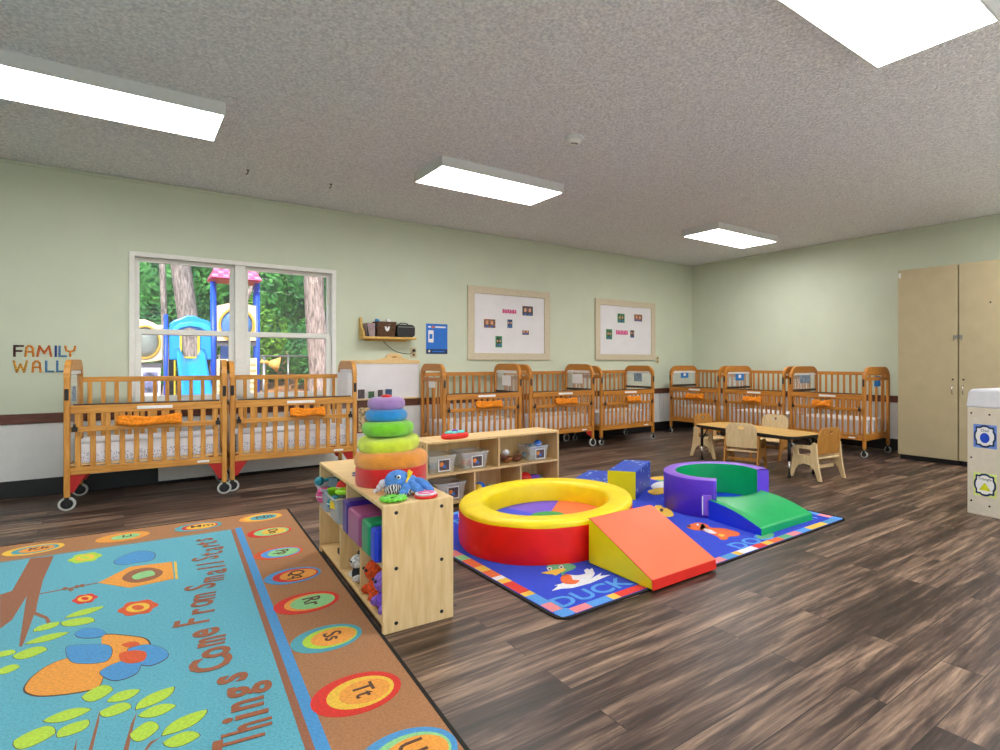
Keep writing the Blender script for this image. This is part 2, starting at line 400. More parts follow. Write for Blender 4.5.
def make_crib(label, loc, rz, ends, dark, red, wr, zb=0., zg=0., CT=1.13):
    Z, X = (OAKDZ, OAKD) if dark else (OAK, OAKX)
    r = thing('crib', label, 'crib', loc, rz, 'wooden cribs along the walls')
    pw = .042; pd = .036
    for side, kind in zip((0, 1), ends):
        xa = 0 if side == 0 else CL - pd; xb = xa + pd
        for y in (0, CD - pw):
            MB().box(xa, xb, y, y + pw, .10, CT - .14, Z).build('post', r, bevel=.006)
        # arched header
        out = arch_pts(0, CD, CT - .145, CT, .15); inn = arch_pts(pw, CD - pw, CT - .145, CT - .085, .07)
        P = out + inn[::-1]
        MB().prism(P, xa, xb, X, 'yz').build('arched_header', r, bevel=.006)
        e = MB(); xm = (xa + xb) / 2
        e.box(xm - .012, xm + .012, pw, CD - pw, .20 + zb, .27 + zb, X)
        if kind == 'slats':
            e.box(xm - .011, xm + .011, pw, CD - pw, .93, .975, X)
            for i in range(3):
                y = pw + (CD - 2 * pw) * (i + 1) / 4; e.box(xm - .008, xm + .008, y - .015, y + .015, .26 + zb, .94, Z)
            e.build('end_slats', r, bevel=.003)
        else:
            e.build('end_rail', r, bevel=.003)
            MB().box(xm - .011, xm + .011, pw, CD - pw, .76, .79, DARKRAIL).build('end_rail', r, bevel=.003)
            MB().box(xm - .011, xm + .011, pw, CD - pw, CT - .12, CT - .09, PAPER).build('white_strip', r, bevel=.003)
            MB().box(xm - .003, xm + .003, pw, CD - pw, .27 + zb, CT - .10, CLEAR).build('clear_panel', r)
        if red:
            RP = lambda xx, s: [(xx, .205 + zb), (xx, .135), (xx + s * .02, .135), (xx + s * .075, .17 + zb), (xx + s * .10, .205 + zb)]
            s = 1 if side == 0 else -1; xx = xb if side == 0 else xa
            MB().prism(RP(xx, s), .012, .03, REDM, 'xz').build('red_bracket', r, bevel=.002)
            MB().prism(RP(xx, s), CD - .03, CD - .012, REDM, 'xz').build('red_bracket', r, bevel=.002)
        for y, fc in ((0.02, 0.), (CD - .02, 0.)): caster(r, (xa + xb) / 2, y, wr, fc)
    x0, x1 = pd, CL - pd
    # back side
    k = MB(); k.box(x0, x1, CD - .034, CD - .008, .985, 1.03, X); k.box(x0, x1, CD - .034, CD - .008, .20 + zb, .26 + zb, X)
    nb = 11
    for i in range(nb):
        x = x0 + (x1 - x0) * (i + .5) / nb; k.box(x - .015, x + .015, CD - .028, CD - .014, .25 + zb, .99, Z)
    k.build('back_slats', r, bevel=.003)
    # lower front
    k = MB(); k.box(x0, x1, .006, .034, .205 + zb, .262 + zb, X)
    ns = 13 if dark else 11; sw = .0135 if dark else .017
    for i in range(ns):
        x = x0 + (x1 - x0) * (i + .5) / ns; k.box(x - sw, x + sw, .012, .026, .25 + zb, .57 + zg, Z)
    k.build('front_slats', r, bevel=.003)
    # drop gate
    k = MB(); k.box(x0 + .004, x1 - .004, -.008, .02, .705 + zg, .768 + zg, X); k.box(x0 + .004, x1 - .004, -.008, .02, .56 + zg, .60 + zg, X)
    for i in range(ns):
        x = x0 + (x1 - x0) * (i + .5) / ns; k.box(x - sw, x + sw, -.002, .012, .59 + zg, .715 + zg, Z)
    g = k.build('drop_gate', r, bevel=.003)
    MB().box(x0 + .02, x1 - .02, -.006, .022, .768 + zg, .78 + zg, DARKRAIL).build('gate_top_strip', g, bevel=.002)
    MB().box(CL * .42, CL * .64, -.010, -.008, .725 + zg, .75 + zg, PAPER).build('label_strip', g)
    for xx in (x0 + .012, x1 - .045):
        MB().box(xx, xx + .034, -.022, -.006, .565 + zg, .60 + zg, BLACK).cyl((xx + .017, -.022, .60 + zg), (xx + .017, -.022, .625 + zg), .008, BLACK, n=10).build('gate_catch', g, bevel=.003)
    MB().box(CL * .80, CL * .88, .003, .0055, .222 + zb, .240 + zb, PAPER).build('maker_plate', r)
    for xx in (pd / 2, CL - pd / 2): MB().box(xx - .012, xx + .012, -.006, 0.001, .86, .95, BLACK).build('latch', r, bevel=.003)
    k = MB().box(x0, x1, .04, CD - .04, .27 + zb, .285 + zb, BIRCHX); k.build('mattress_board', r)
    return r
def crib_extras(loc, rz, n, spk, strap, cards, descr, zb=0., zg=0.):
    M = T(*loc, rz)
    mt = MB(); mt.M = Matrix()
    body = rrect(.05, CL - .05, .045, CD - .045, .05, 5)
    mt.prism(body, 0, .155, SHEET, 'xy', smooth=True)
    o = mt.build('crib_mattress', bevel=.022, seg=3); o.location = M @ Vector((0, 0, .287 + zb)); o.rotation_euler.z = rz; o.scale.x = n
    if spk:
        MB().prism(rrect(.0485, CL - .0485, .0435, CD - .0435, .05, 5), .004, .085, SPECK, 'xy', smooth=True).build('speckled_skirt', o, bevel=.02, seg=3)
    tag(o, ('crib mattress in a white sheet with speckled sides inside ' if spk else 'white-sheeted crib mattress inside ') + descr, 'mattress', 'crib mattresses')
    x0, x1, kind = strap
    s = MB(); N = 14
    for j in range(3):
        V = []; zc = .655 + zg - .018 * j; yc = -.020 - .006 * j
        for i in range(N + 1):
            t = i / N; x = CL * (x0 + (x1 - x0) * t)
            z = zc + .006 * math.sin(t * 9 + j) - .010 * math.sin(PI * t) * (kind == 1) + (random.random() - .5) * (.010 if kind == 2 else .003)
            V.append((x, yc + .004 * math.sin(t * 14 + j * 2), z))
        k = 8; vs = []; fs = []
        for i, p in enumerate(V):
            for a in range(k):
                q = 2 * PI * a / k; rr = .021 + .004 * math.sin(i * 2.1 + j) * (1 if kind == 2 else .4)
                vs.append((p[0], p[1] + .55 * rr * math.cos(q), p[2] + rr * math.sin(q)))
        for i in range(N):
            for a in range(k): fs.append((i * k + a, (i + 1) * k + a, (i + 1) * k + (a + 1) % k, i * k + (a + 1) % k))
        fs += [tuple(range(k)), tuple(range(N * k, N * k + k))]
        s.add(vs, fs, ORANGE, True)
    o = s.build('folded_cloth'); o.location = M @ Vector((0, 0, 0)); o.rotation_euler.z = rz; o.scale.x = n
    tag(o, 'orange cloth rolled over the front gate of ' + descr, 'cloth', 'orange cloths on the cribs')
    for (side, y, z, cw, ch, m, what) in cards:
        xx = -.006 if side == 0 else CL + .003
        plus = loc[0] > 6.5 or loc[0] < 0
        xx = (.023 if plus else .008) if side == 0 else (CL - .012 if plus else CL - .027)
        c = MB().box(xx, xx + .003, y - cw / 2, y + cw / 2, z - ch / 2, z + ch / 2, m)
        if what == 'blue picture card': c.box(xx - .001, xx + .004, y - cw * .16, y + cw * .16, z - ch * .2, z + ch * .2, PAPER)
        o = c.build('name_card'); o.location = M @ Vector((0, 0, 0)); o.rotation_euler.z = rz
        tag(o, what + ' hanging in the ' + ('left' if side == 0 else 'right') + ' end of ' + descr, 'card')
BLUEC = mat('blue_card', '2478c4', .6, .15, 25)
GREYC = mat('grey_card', '8ba0b4', .6, .2, 25)
CY_ = 6.31
cribs = [
 ('wide front view crib standing nearest to the camera, below the left half of the window', (-.362, 6.18, 0), -.08, ('clear', 'clear'), 0, 1, .052, 1, (.30, .70, 1), [(0, .28, .90, .16, .12, GREYC, 'pale blue-grey picture sheet')], 'the leftmost crib', (0.07, 0.05, 1.18)),
 ('honey oak crib below the right half of the window, second from left', (.728, 6.165, 0), -.045, ('clear', 'clear'), 0, 1, .052, 1, (.44, .72, 2), [(1, .33, .90, .46, .30, PAPER, 'large white sheet')], 'the second crib from left', (0.06, 0.045, 1.17)),
 ('oak crib right of the white display board, third from left, below the larger pin board', (2.80, CY_, 0), 0, ('slats', 'clear'), 1, 0, .04, 0, (.38, .72, 0), [(0, .34, .92, .18, .13, PAPER, 'small white paper'), (1, .34, .92, .22, .13, PAPER, 'white paper')], 'the third crib from left', (0.01, 0.015, 1.14)),
 ('oak crib fourth from left, between the two pin boards, with a visible large caster', (3.96, CY_, 0), 0, ('slats', 'clear'), 1, 1, .052, 0, (.36, .70, 0), [(1, .36, .92, .24, .13, PAPER, 'white paper sheet')], 'the fourth crib from left', (0.005, 0.005, 1.13)),
 ('oak crib at the right end of the window wall row, below the smaller pin board', (5.12, CY_, 0), 0, ('slats', 'clear'), 1, 0, .036, 0, (.44, .70, 2), [(1, .34, .93, .18, .14, GREYC, 'grey paper')], 'the fifth crib from left', (-0.005, -0.015, 1.105)),
 ('oak crib in the far corner, first of the three along the right wall', (6.88, 6.70, 0), -PI / 2, ('clear', 'slats'), 1, 0, .036, 0, (.36, .72, 0), [(0, .34, .95, .18, .11, BLUEC, 'blue picture card')], 'the corner crib', (0, -0.01, 1.1)),
 ('oak crib in the middle of the three along the right wall, behind the toddler table', (6.88, 5.58, 0), -PI / 2, ('clear', 'slats'), 1, 0, .036, 0, (.36, .66, 2), [(0, .36, .94, .20, .12, BLUEC, 'blue picture card')], 'the middle crib of the right wall', (0, -0.01, 1.1)),
 ('oak crib along the right wall nearest the tall cabinets, with a slatted right end', (6.88, 4.46, 0), -PI / 2, ('clear', 'slats'), 1, 0, .04, 0, (.34, .58, 2), [(0, .34, .94, .26, .14, GREYC, 'grey-blue picture card'), (1, .34, .92, .16, .13, BLUEC, 'plain blue card')], 'the crib beside the tall cabinets', (0, -0.005, 1.1)),
]
for lb, loc, rz, ends, dk, rd, wr, spk, strap, cards, ds, (zb_, zg_, ct_) in cribs:
    r = make_crib(lb, loc, rz, ends, dk, rd, wr, zb_, zg_, ct_)
    if not dk: r.scale.x = 1.022 if lb.startswith('wide') else 1.035
    crib_extras(loc, rz, r.scale.x, spk, strap, cards, ds, zb_, zg_)

# ================================================================== ON THE WALLS
def col(name, c, **k): return mat(name, c, **k)
INK = mat('dark_print', '1c1a22', .6, .1)
def wallbox(px0, py0, px1, py1, th, m, y=YW):
    a = wp(px0, py0, y); b = wp(px1, py1, y)
    return min(a.x, b.x), max(a.x, b.x), min(a.z, b.z), max(a.z, b.z)
# FAMILY WALL letters
COLS = {'blk': mat('letter_maroon', '4a1a1c', .6, .2, 60), 'ora': mat('letter_orange', 'dc8a2c', .6, .2, 60), 'red': mat('letter_rust', 'cf6a2a', .6, .2, 60), 'nav': mat('letter_navy', '28408c', .6, .2, 60), 'blu': mat('letter_blue', '4f86b4', .6, .2, 60), 'och': mat('letter_ochre', 'd09a3a', .6, .2, 60)}
STROKES = {'F': [[(0, 0), (0, 1), (1, 1)], [(0, .5), (.8, .5)]], 'A': [[(0, 0), (.1, .8), (.35, 1), (.65, 1), (.9, .8), (1, 0)], [(.08, .42), (.92, .42)]],
  'M': [[(0, 0), (.15, 1), (.5, .3), (.85, 1), (1, 0)]], 'I': [[(.5, 0), (.5, 1)]], 'L': [[(.1, 1), (.1, 0), (1, 0)]], 'Y': [[(0, 1), (.1, .6), (.5, .48), (.9, .6), (1, 1)], [(.5, .48), (.5, 0)]],
  'W': [[(0, 1), (.22, 0), (.5, .7), (.78, 0), (1, 1)]]}
def letter(ch, x0, x1, z0, z1, m, label):
    b = MB(); d = math.hypot(0, 0)
    for st in STROKES[ch]:
        P = [(x0 + (x1 - x0) * p[0], z0 + (z1 - z0) * p[1]) for p in st]
        for (ax, az), (bx, bz) in zip(P, P[1:]):
            L = math.hypot(bx - ax, bz - az); ux, uz = (bx - ax) / L, (bz - az) / L; h = .0075
            b.prism([(ax - ux * h - uz * -h, az - uz * h - ux * h), (bx + ux * h + uz * h, bz + uz * h - ux * h), (bx + ux * h - uz * h, bz + uz * h + ux * h), (ax - ux * h - uz * h, az - uz * h + ux * h)], YW - .006, YW - .001, m, 'xz')
            n = max(2, int(L / .018))
            for i in range(n + 1):
                t = i / n; b.ball((ax + (bx - ax) * t, YW - .006, az + (bz - az) * t), (.0085, .004, .0085), m, 8, 5)
    tag(b.build('wall_letter'), label, 'letter')
for ch, x0, x1, c, w_ in (('F', -.715, -.665, 'blk', 'dark letter F'), ('A', -.648, -.600, 'ora', 'orange letter A of the upper word'), ('M', -.575, -.490, 'red', 'rust orange letter M'), ('I', -.475, -.445, 'nav', 'navy letter I'), ('L', -.440, -.395, 'blu', 'blue letter L of the upper word'), ('Y', -.398, -.335, 'ora', 'orange letter Y')):
    letter(ch, x0, x1, 1.212, 1.297, COLS[c], w_ + ' in FAMILY on the green wall')
for ch, x0, x1, c, w_ in (('W', -.718, -.640, 'och', 'ochre letter W'), ('A', -.605, -.556, 'ora', 'orange letter A of the lower word'), ('L', -.525, -.478, 'blu', 'blue letter L, first of two in the lower word'), ('L', -.455, -.41, 'blu', 'blue last letter L beside the crib post')):
    letter(ch, x0, x1, 1.078, 1.166, COLS[c], w_ + ' in WALL on the green wall')

# pin boards
PINK = mat('pink_banner', 'd8488c', .7, .2, 40); BOARD = mat('white_board', 'e4e2e8', .5, .02, 5)
PH = [mat('photo_%s' % k, c, .5, .6, s) for k, c, s in (('warm', '8a5a44', 45), ('blue', '31507c', 50), ('green', '4c7050', 45), ('mixed', '5a4a50', 60))]
def pin_board(label, x0, x1, z0, z1, ban, photos, tagname):
    r = thing('pin_board', label, 'pin board', ((x0 + x1) / 2, YW, z0)); cx = (x0 + x1) / 2; f = .095
    def b2(mb, a0, a1, c0, c1, d0, d1, m): return mb.box(a0 - cx, a1 - cx, -d1, -d0, c0 - z0, c1 - z0, m)
    MB().prism([(x0 - cx, 0), (x1 - cx, 0), (x1 - cx, z1 - z0), (x0 - cx, z1 - z0)], -.03, -.001, CREAM, 'xz', holes=[[(x0 - cx + f, f), (x1 - cx - f, f), (x1 - cx - f, z1 - z0 - f), (x0 - cx + f, z1 - z0 - f)]]).build('frame', r, bevel=.006)
    b2(MB(), x0 + f - .01, x1 - f + .01, z0 + f - .01, z1 - f + .01, .002, .012, BOARD).build('board', r)
    b = MB(); a0, a1, c0, c1 = ban; n = 8
    for i in range(n):
        xa = a0 + (a1 - a0) * i / n; b.prism([(xa - cx, c0 - z0 + .006 * (i % 2)), (xa - cx + (a1 - a0) / n * .86, c0 - z0), (xa - cx + (a1 - a0) / n * .8, c1 - z0), (xa - cx + .002, c1 - z0 - .006 * (i % 3))], -.014, -.0122, PINK, 'xz')
    tag(b.build('title_banner'), 'pink title strip on the ' + tagname, 'banner').location = (cx, YW, z0)
    for (p0, q0, p1, q1, k, d) in photos:
        a = wp(p0, q0); c = wp(p1, q1)
        o = MB(); o.box(a.x, c.x, YW - .0165, YW - .0125, c.z, a.z, PAPER if k != 2 else mat('green_border', '3c9a68', .6)); e = .012; o.box(a.x + e, c.x - e, YW - .0175, YW - .0165, c.z + e, a.z - e, PH[k])
        mx = (a.x + c.x) / 2; q = (c.x - a.x)
        for s in (-.2, .18): o.prism(ell(mx + s * q, (a.z + c.z) / 2 + .01, q * .11, q * .15, 12), YW - .0185, YW - .0175, mat('photo_skin', 'd8a080', .6), 'xz').prism(ell(mx + s * q, c.z + e + .018, q * .15, .014, 12), YW - .0185, YW - .0175, mat('photo_shirt', '3a66b0', .6), 'xz')
        tag(o.build('photograph'), d + ' on the ' + tagname, 'photo')
a = wallbox(467, 286, 548.5, 359.5, 0, 0)
c0 = wp(502, 309); c1 = wp(516, 314)
pin_board('large cream framed white pin board right of the blue poster', 3.448, 4.735, 1.187, 2.165, (c0.x, c1.x, c1.z, c0.z),
 [(521, 305, 533, 317, 3, 'wide group photo at upper right'), (482.5, 318, 495.5, 329, 0, 'photo of two people at far left'), (506, 318.5, 512.5, 329, 1, 'narrow blue photo in the middle'), (521, 329.5, 529, 336, 0, 'small photo at lower right'), (495, 336, 501.5, 347.5, 2, 'green edged photo at the bottom')], 'larger pin board')
c0 = wp(615.5, 330); c1 = wp(627.5, 335)
pin_board('smaller-looking cream framed white pin board nearest to the room corner', 5.574, 6.86, 1.190, 2.145, (c0.x, c1.x, c1.z, c0.z),
 [(617, 313.5, 624, 323, 2, 'dark photo at upper middle'), (633, 313.5, 642, 322.5, 0, 'photo of three people at upper right'), (605.5, 329, 611.5, 339.5, 2, 'green edged photo at left'), (629, 329.5, 634, 338.5, 3, 'narrow photo right of the pink strip')], 'pin board by the corner')
# blue poster
BLUEP = mat('poster_blue', '1f6fd0', .6, .03); NAVY = mat('poster_navy', '14305c', .6, .03)
def poster():
    a = wp(426, 323.5); b = wp(447.3, 354); x0, x1, z0, z1 = a.x, b.x, b.z, a.z; W = x1 - x0; H = z1 - z0
    o = MB(); o.box(x0, x1, YW - .004, YW - .001, z0, z1, BLUEP)
    def q(u0, u1, v0, v1, m, k=1): o.box(x0 + u0 * W, x0 + u1 * W, YW - .004 - .001 * k, YW - .004, z0 + v0 * H, z0 + v1 * H, m)
    q(0, 1, 0, .16, NAVY); q(.28, .86, .06, .10, BLUEP, 2); o.prism(ell(x0 + .14 * W, z0 + .09 * H, .05 * W, .04 * H), YW - .0062, YW - .005, PAPER, 'xz')
    q(.10, .34, .38, .78, PAPER); q(.15, .29, .5, .66, BLUEP, 2); q(.1, .22, .87, .92, PAPER); q(.42, .92, .87, .92, PAPER)
    o.prism(ell(x0 + .32 * W, z0 + .895 * H, .06 * W, .045 * H), YW - .0062, YW - .005, mat('poster_orange', 'e06a3a', .6), 'xz')
    tag(o.build('poster'), 'blue poster with a white panel on the green wall left of the larger pin board', 'poster')
poster()
# wall shelf with baskets
SHELFW = wood('yellow_pine', 'dcb35e', 'c89a44', 'x')
def wall_shelf():
    r = thing('wall_shelf', 'small yellow pine wall shelf right of the window', 'shelf', (2.40, YW, 1.425))
    MB().box(-.31, .30, -.20, 0, 0, .028, SHELFW).build('board', r, bevel=.008)
    MB().prism([(-.18, .028), (0, .028), (0, .24), (-.035, .255), (-.07, .23), (-.08, .14), (-.16, .09)], -.31, -.292, SHELFW, 'yz').build('bracket', r, bevel=.004)
    MB().box(-.25, .24, -.012, 0, -.018, 0, SHELFW).build('wall_cleat', r, bevel=.003)
wall_shelf()
WICK = mat('brown_wicker', '6a4a34', .85, .4, 90, 1., 160); DKW = mat('dark_wicker', '241c18', .8, .3, 90, .8, 160)
def basket(x0, x1, z0, h, m, label, fl=.015):
    cx = (x0 + x1) / 2; w2 = (x1 - x0) / 2; r = thing('basket', label, 'basket', (cx, YW - .10, z0))
    o = MB()
    for k in range(7):
        t = k / 7; e = fl * t; zz = h * t
        o.prism(rrect(-w2 + fl - e, w2 - fl + e, -.075 - e, .07 + e * .5, .02, 3), zz, zz + h / 7 * .93, m, 'xy', holes=[rrect(-w2 + fl - e + .008, w2 - fl + e - .008, -.067 - e, .062 + e * .5, .015, 3)])
    o.box(-w2 + fl, w2 - fl, -.07, .065, 0, .006, m); o.build('body', r)
    MB().prism(rrect(-w2 - .004, w2 + .004, -.094, .08, .02, 3), h - .006, h + .006, m, 'xy', holes=[rrect(-w2 + .01, w2 - .01, -.08, .066, .015, 3)]).build('rim', r, bevel=.003)
    return r
r = basket(2.235, 2.465, 1.453, .17, WICK, 'brown wicker basket with a white mark in the middle of the wall shelf')
MB().prism([(-.03, .12), (-.012, .12), (0, .10), (.012, .12), (.03, .12), (.022, .08), (0, .06), (-.022, .08)], -.098, -.094, PAPER, 'xz').build('white_mark', r)
r = thing('bag', 'rounded black bag at the right end of the wall shelf', 'bag', (2.575, YW - .10, 1.453)); r.scale = (1.12, 1, .95)
MB().prism(rrect(-.09, .10, 0, .16, .045, 6), -.075, .07, BLACK, 'xz', smooth=True).build('body', r, bevel=.02, seg=3)
MB().prism(rrect(-.08, .09, .125, .132, .003, 2), -.078, .074, STEEL, 'xz').build('zip', r)
MB().tube([(-.06, 0, .155), (-.03, 0, .18), (.03, 0, .18), (.06, 0, .155)], .006, BLACK).build('handle', r)
r = thing('storage_box', 'white and dark box standing between the shelf bracket and the wicker basket', 'box', (2.175, YW - .10, 1.453))
MB().box(-.045, .045, -.07, .065, 0, .155, mat('mauve_box', '9a8488', .6, .1)).build('body', r, bevel=.004)
MB().prism([(-.045, 0), (-.02, 0), (-.045, .155)], -.072, -.070, INK, 'xz').build('dark_corner', r)
for nm, x, z, lb, m in (('blue_packet', 2.265, 1.645, 'small blue packet sticking out of the wicker basket', mat('sky_blue', '2f8fd0', .5)), ('white_packet', 2.39, 1.65, 'white packet lying on top of the wicker basket', PAPER)):
    tag(MB().prism([(-.03, -.05), (.03, -.05), (.022, .03), (-.02, .04)], -.03, .02, m, 'xz').build(nm, bevel=.01, loc=(x, YW - .10, z - .02)), lb, 'packet')
# outlet + cord
def outlet(x, z, label, s=1, name='wall_outlet'):
    r = thing(name, label, 'outlet', (x, YW, z))
    MB().box(-.038, .038, -.006, -.0005, -.062, .062, mat('ivory_plastic', 'cdc09a', .5)).build('cover_plate', r, bevel=.004)
    q = MB()
    for k in (-.027, .027): q.box(-.014, .014, -.008, -.006, k - .015, k + .015, mat('brown_plastic', '5a4a38', .5))
    q.build('socket', r)
    return r
outlet(2.735, 1.275, 'ivory wall outlet with a black plug right below the wall shelf')
outlet(6.93, 1.195, 'ivory wall plate right of the pin board near the corner')
r = thing('power_cord', 'thin black cord hanging from the wall shelf to the outlet', 'cord', (0, 0, 0))
pts = [wp(383, 341), wp(387, 345.5), wp(392, 349.5), wp(397, 352), wp(403, 353.5), wp(409, 354), wp(413, 352.5)]
MB().tube([(p.x, YW - .012, p.z) for p in pts], .0035, BLACK, 6).build('cable', r)
MB().box(2.72, 2.75, YW - .035, YW - .009, 1.285, 1.315, BLACK).build('plug', r, bevel=.004)
# display board with crest
def display():
    r = thing('display_board', 'white display board with a curved wooden crest standing on the chair rail between the cribs', 'board', (2.40, YW, .72))
    MB().box(-.50, .395, -.018, -.003, 0, .44, BOARD).build('white_panel', r)
    P = [(-.50, .42), (.40, .42), (.40, .462), (.30, .462), (.25, .475), (.20, .492)] + [(.09 + .10 * math.cos(t), .492 + .055 * math.sin(t)) for t in (PI * i / 10 for i in range(11))] + [(-.02, .492), (-.07, .475), (-.13, .462), (-.50, .462)]
    MB().prism(P, -.03, -.002, BIRCHX, 'xz').build('crest', r, bevel=.004)
    MB().prism(ell(.09, .50, .035, .009), -.034, -.030, AMBP, 'xz').build('carved_mark', r)
    MB().box(-.50, .38, -.055, -.024, -.004, .012, BIRCHX).build('ledge', r, bevel=.003)
    for x0, x1, h, k, d in ((356, 364, .115, 3, 'black and white photo leftmost'), (366.5, 373.5, .09, 2, 'green photo second'), (376, 382, .105, 3, 'dark photo third'), (383.5, 391, .11, 1, 'blue photo rightmost')):
        a = wp(x0, 380); c = wp(x1, 380)
        o = MB().box(a.x, c.x, YW - .045, YW - .041, .733, .733 + h, PAPER).box(a.x + .006, c.x - .006, YW - .047, YW - .045, .738, .728 + h, PH[k])
        tag(o.build('photograph'), d + ' on the ledge of the white display board', 'photo')
    a = wp(356.5, 405); c = wp(372, 432)
    o = MB().box(a.x, c.x, YW - .018, YW - .010, c.z, a.z, mat('poster_brown', '7c2c24', .6, .2)); o.box(a.x + .015, c.x - .015, YW - .020, YW - .018, c.z + .015, a.z - .015, mat('poster_cream', 'dcb88c', .6, .5, 30))
    tag(o.build('poster'), 'small red and cream poster below the chair rail behind the ring tower', 'poster')
display()

# ================================================================== TALL CABINETS, BOX
CABM = mat('beige_cabinet', 'b3a584', .5, .03, 6)
def cabinet(y0, y1, label, hinge_left):
    r = thing('tall_cabinet', label, 'cabinet', (7.13, (y0 + y1) / 2, 0)); w2 = (y1 - y0) / 2 - .002
    MB().box(.02, .65, -w2, w2, .06, 2.245, CABM).build('body', r, bevel=.002)
    MB().box(.06, .64, -w2 + .005, w2 - .005, 0, .06, BLACK).build('toe_kick', r)
    d = MB().box(0, .019, -w2 + .004, w2 - .004, .062, 2.25, CABM).build('door', r, bevel=.003)
    e = -w2 + .05 if hinge_left else w2 - .05
    h = MB().tube([(-.003, e, .80), (-.03, e, .81), (-.03, e, .89), (-.003, e, .90)], .005, CHROME); h.build('handle', d)
    MB().cyl((0, e, .965), (-.008, e, .965), .010, BLACK).build('lock', d)
    q = MB(); s = 1 if hinge_left else -1
    q.box(-.006, 0, e - .03 * s - .018, e - .03 * s + .018, 1.42, 1.46, STEEL).cyl((-.012, e - .015 * s, 1.40), (-.012, e - .015 * s, 1.46), .006, STEEL, n=8); q.build('hasp', d, bevel=.002)
    if hinge_left: MB().box(-.004, 0, w2 - .04, w2 - .012, 2.16, 2.22, PAPER).build('corner_tab', d)
    else: MB().cyl((0, 0.02, 1.80), (-.006, .02, 1.80), .009, BLACK).build('screw_cover', d)
cabinet(2.488, 3.148, 'tall beige cabinet beside the last crib, left one of the pair', True)
cabinet(1.82, 2.484, 'tall beige cabinet at the right edge of the photo, partly behind the white-topped unit', False)
BOXM = mat('cream_laminate', 'd6cdbb', .5, .03, 15); LIDM = mat('lid_white', 'dcdce4', .35, .02)
def unit():
    r = thing('changing_unit', 'cream laminate unit with a rounded white plastic top at the right edge, before the cabinets', 'unit', (5.0, 1.68, 0), R(-9))
    L, D = .95, .60
    MB().box(0, L, -D, 0, .0, .815, BOXM).build('body', r, bevel=.004)
    P = [(-.012, .812), (L + .01, .812), (L - .01, .93), (L - .03, .955), (.05, .955), (.022, .945), (.012, .925)]
    MB().prism([(y, z) for y, z in [(-D - .01, .812), (.01, .812), (-.005, .925), (-.03, .955), (-D + .03, .955), (-D + .005, .925)]], -.006, L, LIDM, 'yz', smooth=True).build('moulded_top', r, bevel=.015, seg=3)
    s = MB()
    for y, z in ((-.03, .77), (-.03, .43), (-.03, .10), (-.16, .765), (-.16, .08), (-.40, .765), (-.40, .08)): s.cyl((0, y, z), (-.003, y, z), .007, BLACK, n=10)
    s.build('bolts', r)
    # shape signs stuck on the end
    for z, nm, word, m, edge in ((.60, 'oval', 'Oval', mat('oval_blue', '1648c8', .6), mat('sign_blue', '6d8fe0', .7)), (.235, 'triangle', 'Triangle', mat('tri_yellow', 'e0e020', .6), mat('sign_lime', 'dce88a', .7))):
        o = MB(); cy = -.128
        o.box(-.0015, 0, cy - .082, cy + .082, z - .088, z + .088, edge)
        P = []
        for i in range(48):
            t = 2 * PI * i / 48; k = 1 + .07 * math.cos(8 * t); P.append((cy + .074 * k * abs(math.cos(t)) ** .6 * (1 if math.cos(t) > 0 else -1), z + .080 * k * abs(math.sin(t)) ** .6 * (1 if math.sin(t) > 0 else -1)))
        o.prism(P, -.0025, -.0015, NAVY, 'yz'); o.prism([(cy + (p[0] - cy) * .82, z + (p[1] - z) * .82) for p in P], -.0035, -.0025, PAPER, 'yz')
        if nm == 'oval': o.prism(ell(cy, z - .012, .034, .038), -.0045, -.0035, m, 'yz')
        else: o.prism([(cy - .042, z - .042), (cy + .042, z - .042), (cy, z + .018)], -.0045, -.0035, m, 'yz')
        M = Matrix(((0, 0, -1, -.0036), (-1, 0, 0, cy), (0, 1, 0, z + .043), (0, 0, 0, 1)))
        o.text(word, INK, M, .03, .0006)
        ob = o.build('shape_sign'); ob.matrix_world = T(5.0, 1.68, 0, R(-9))
        tag(ob, 'square sign with a %s on the end of the cream unit' % ('blue oval' if nm == 'oval' else 'yellow triangle'), 'sign')
unit()

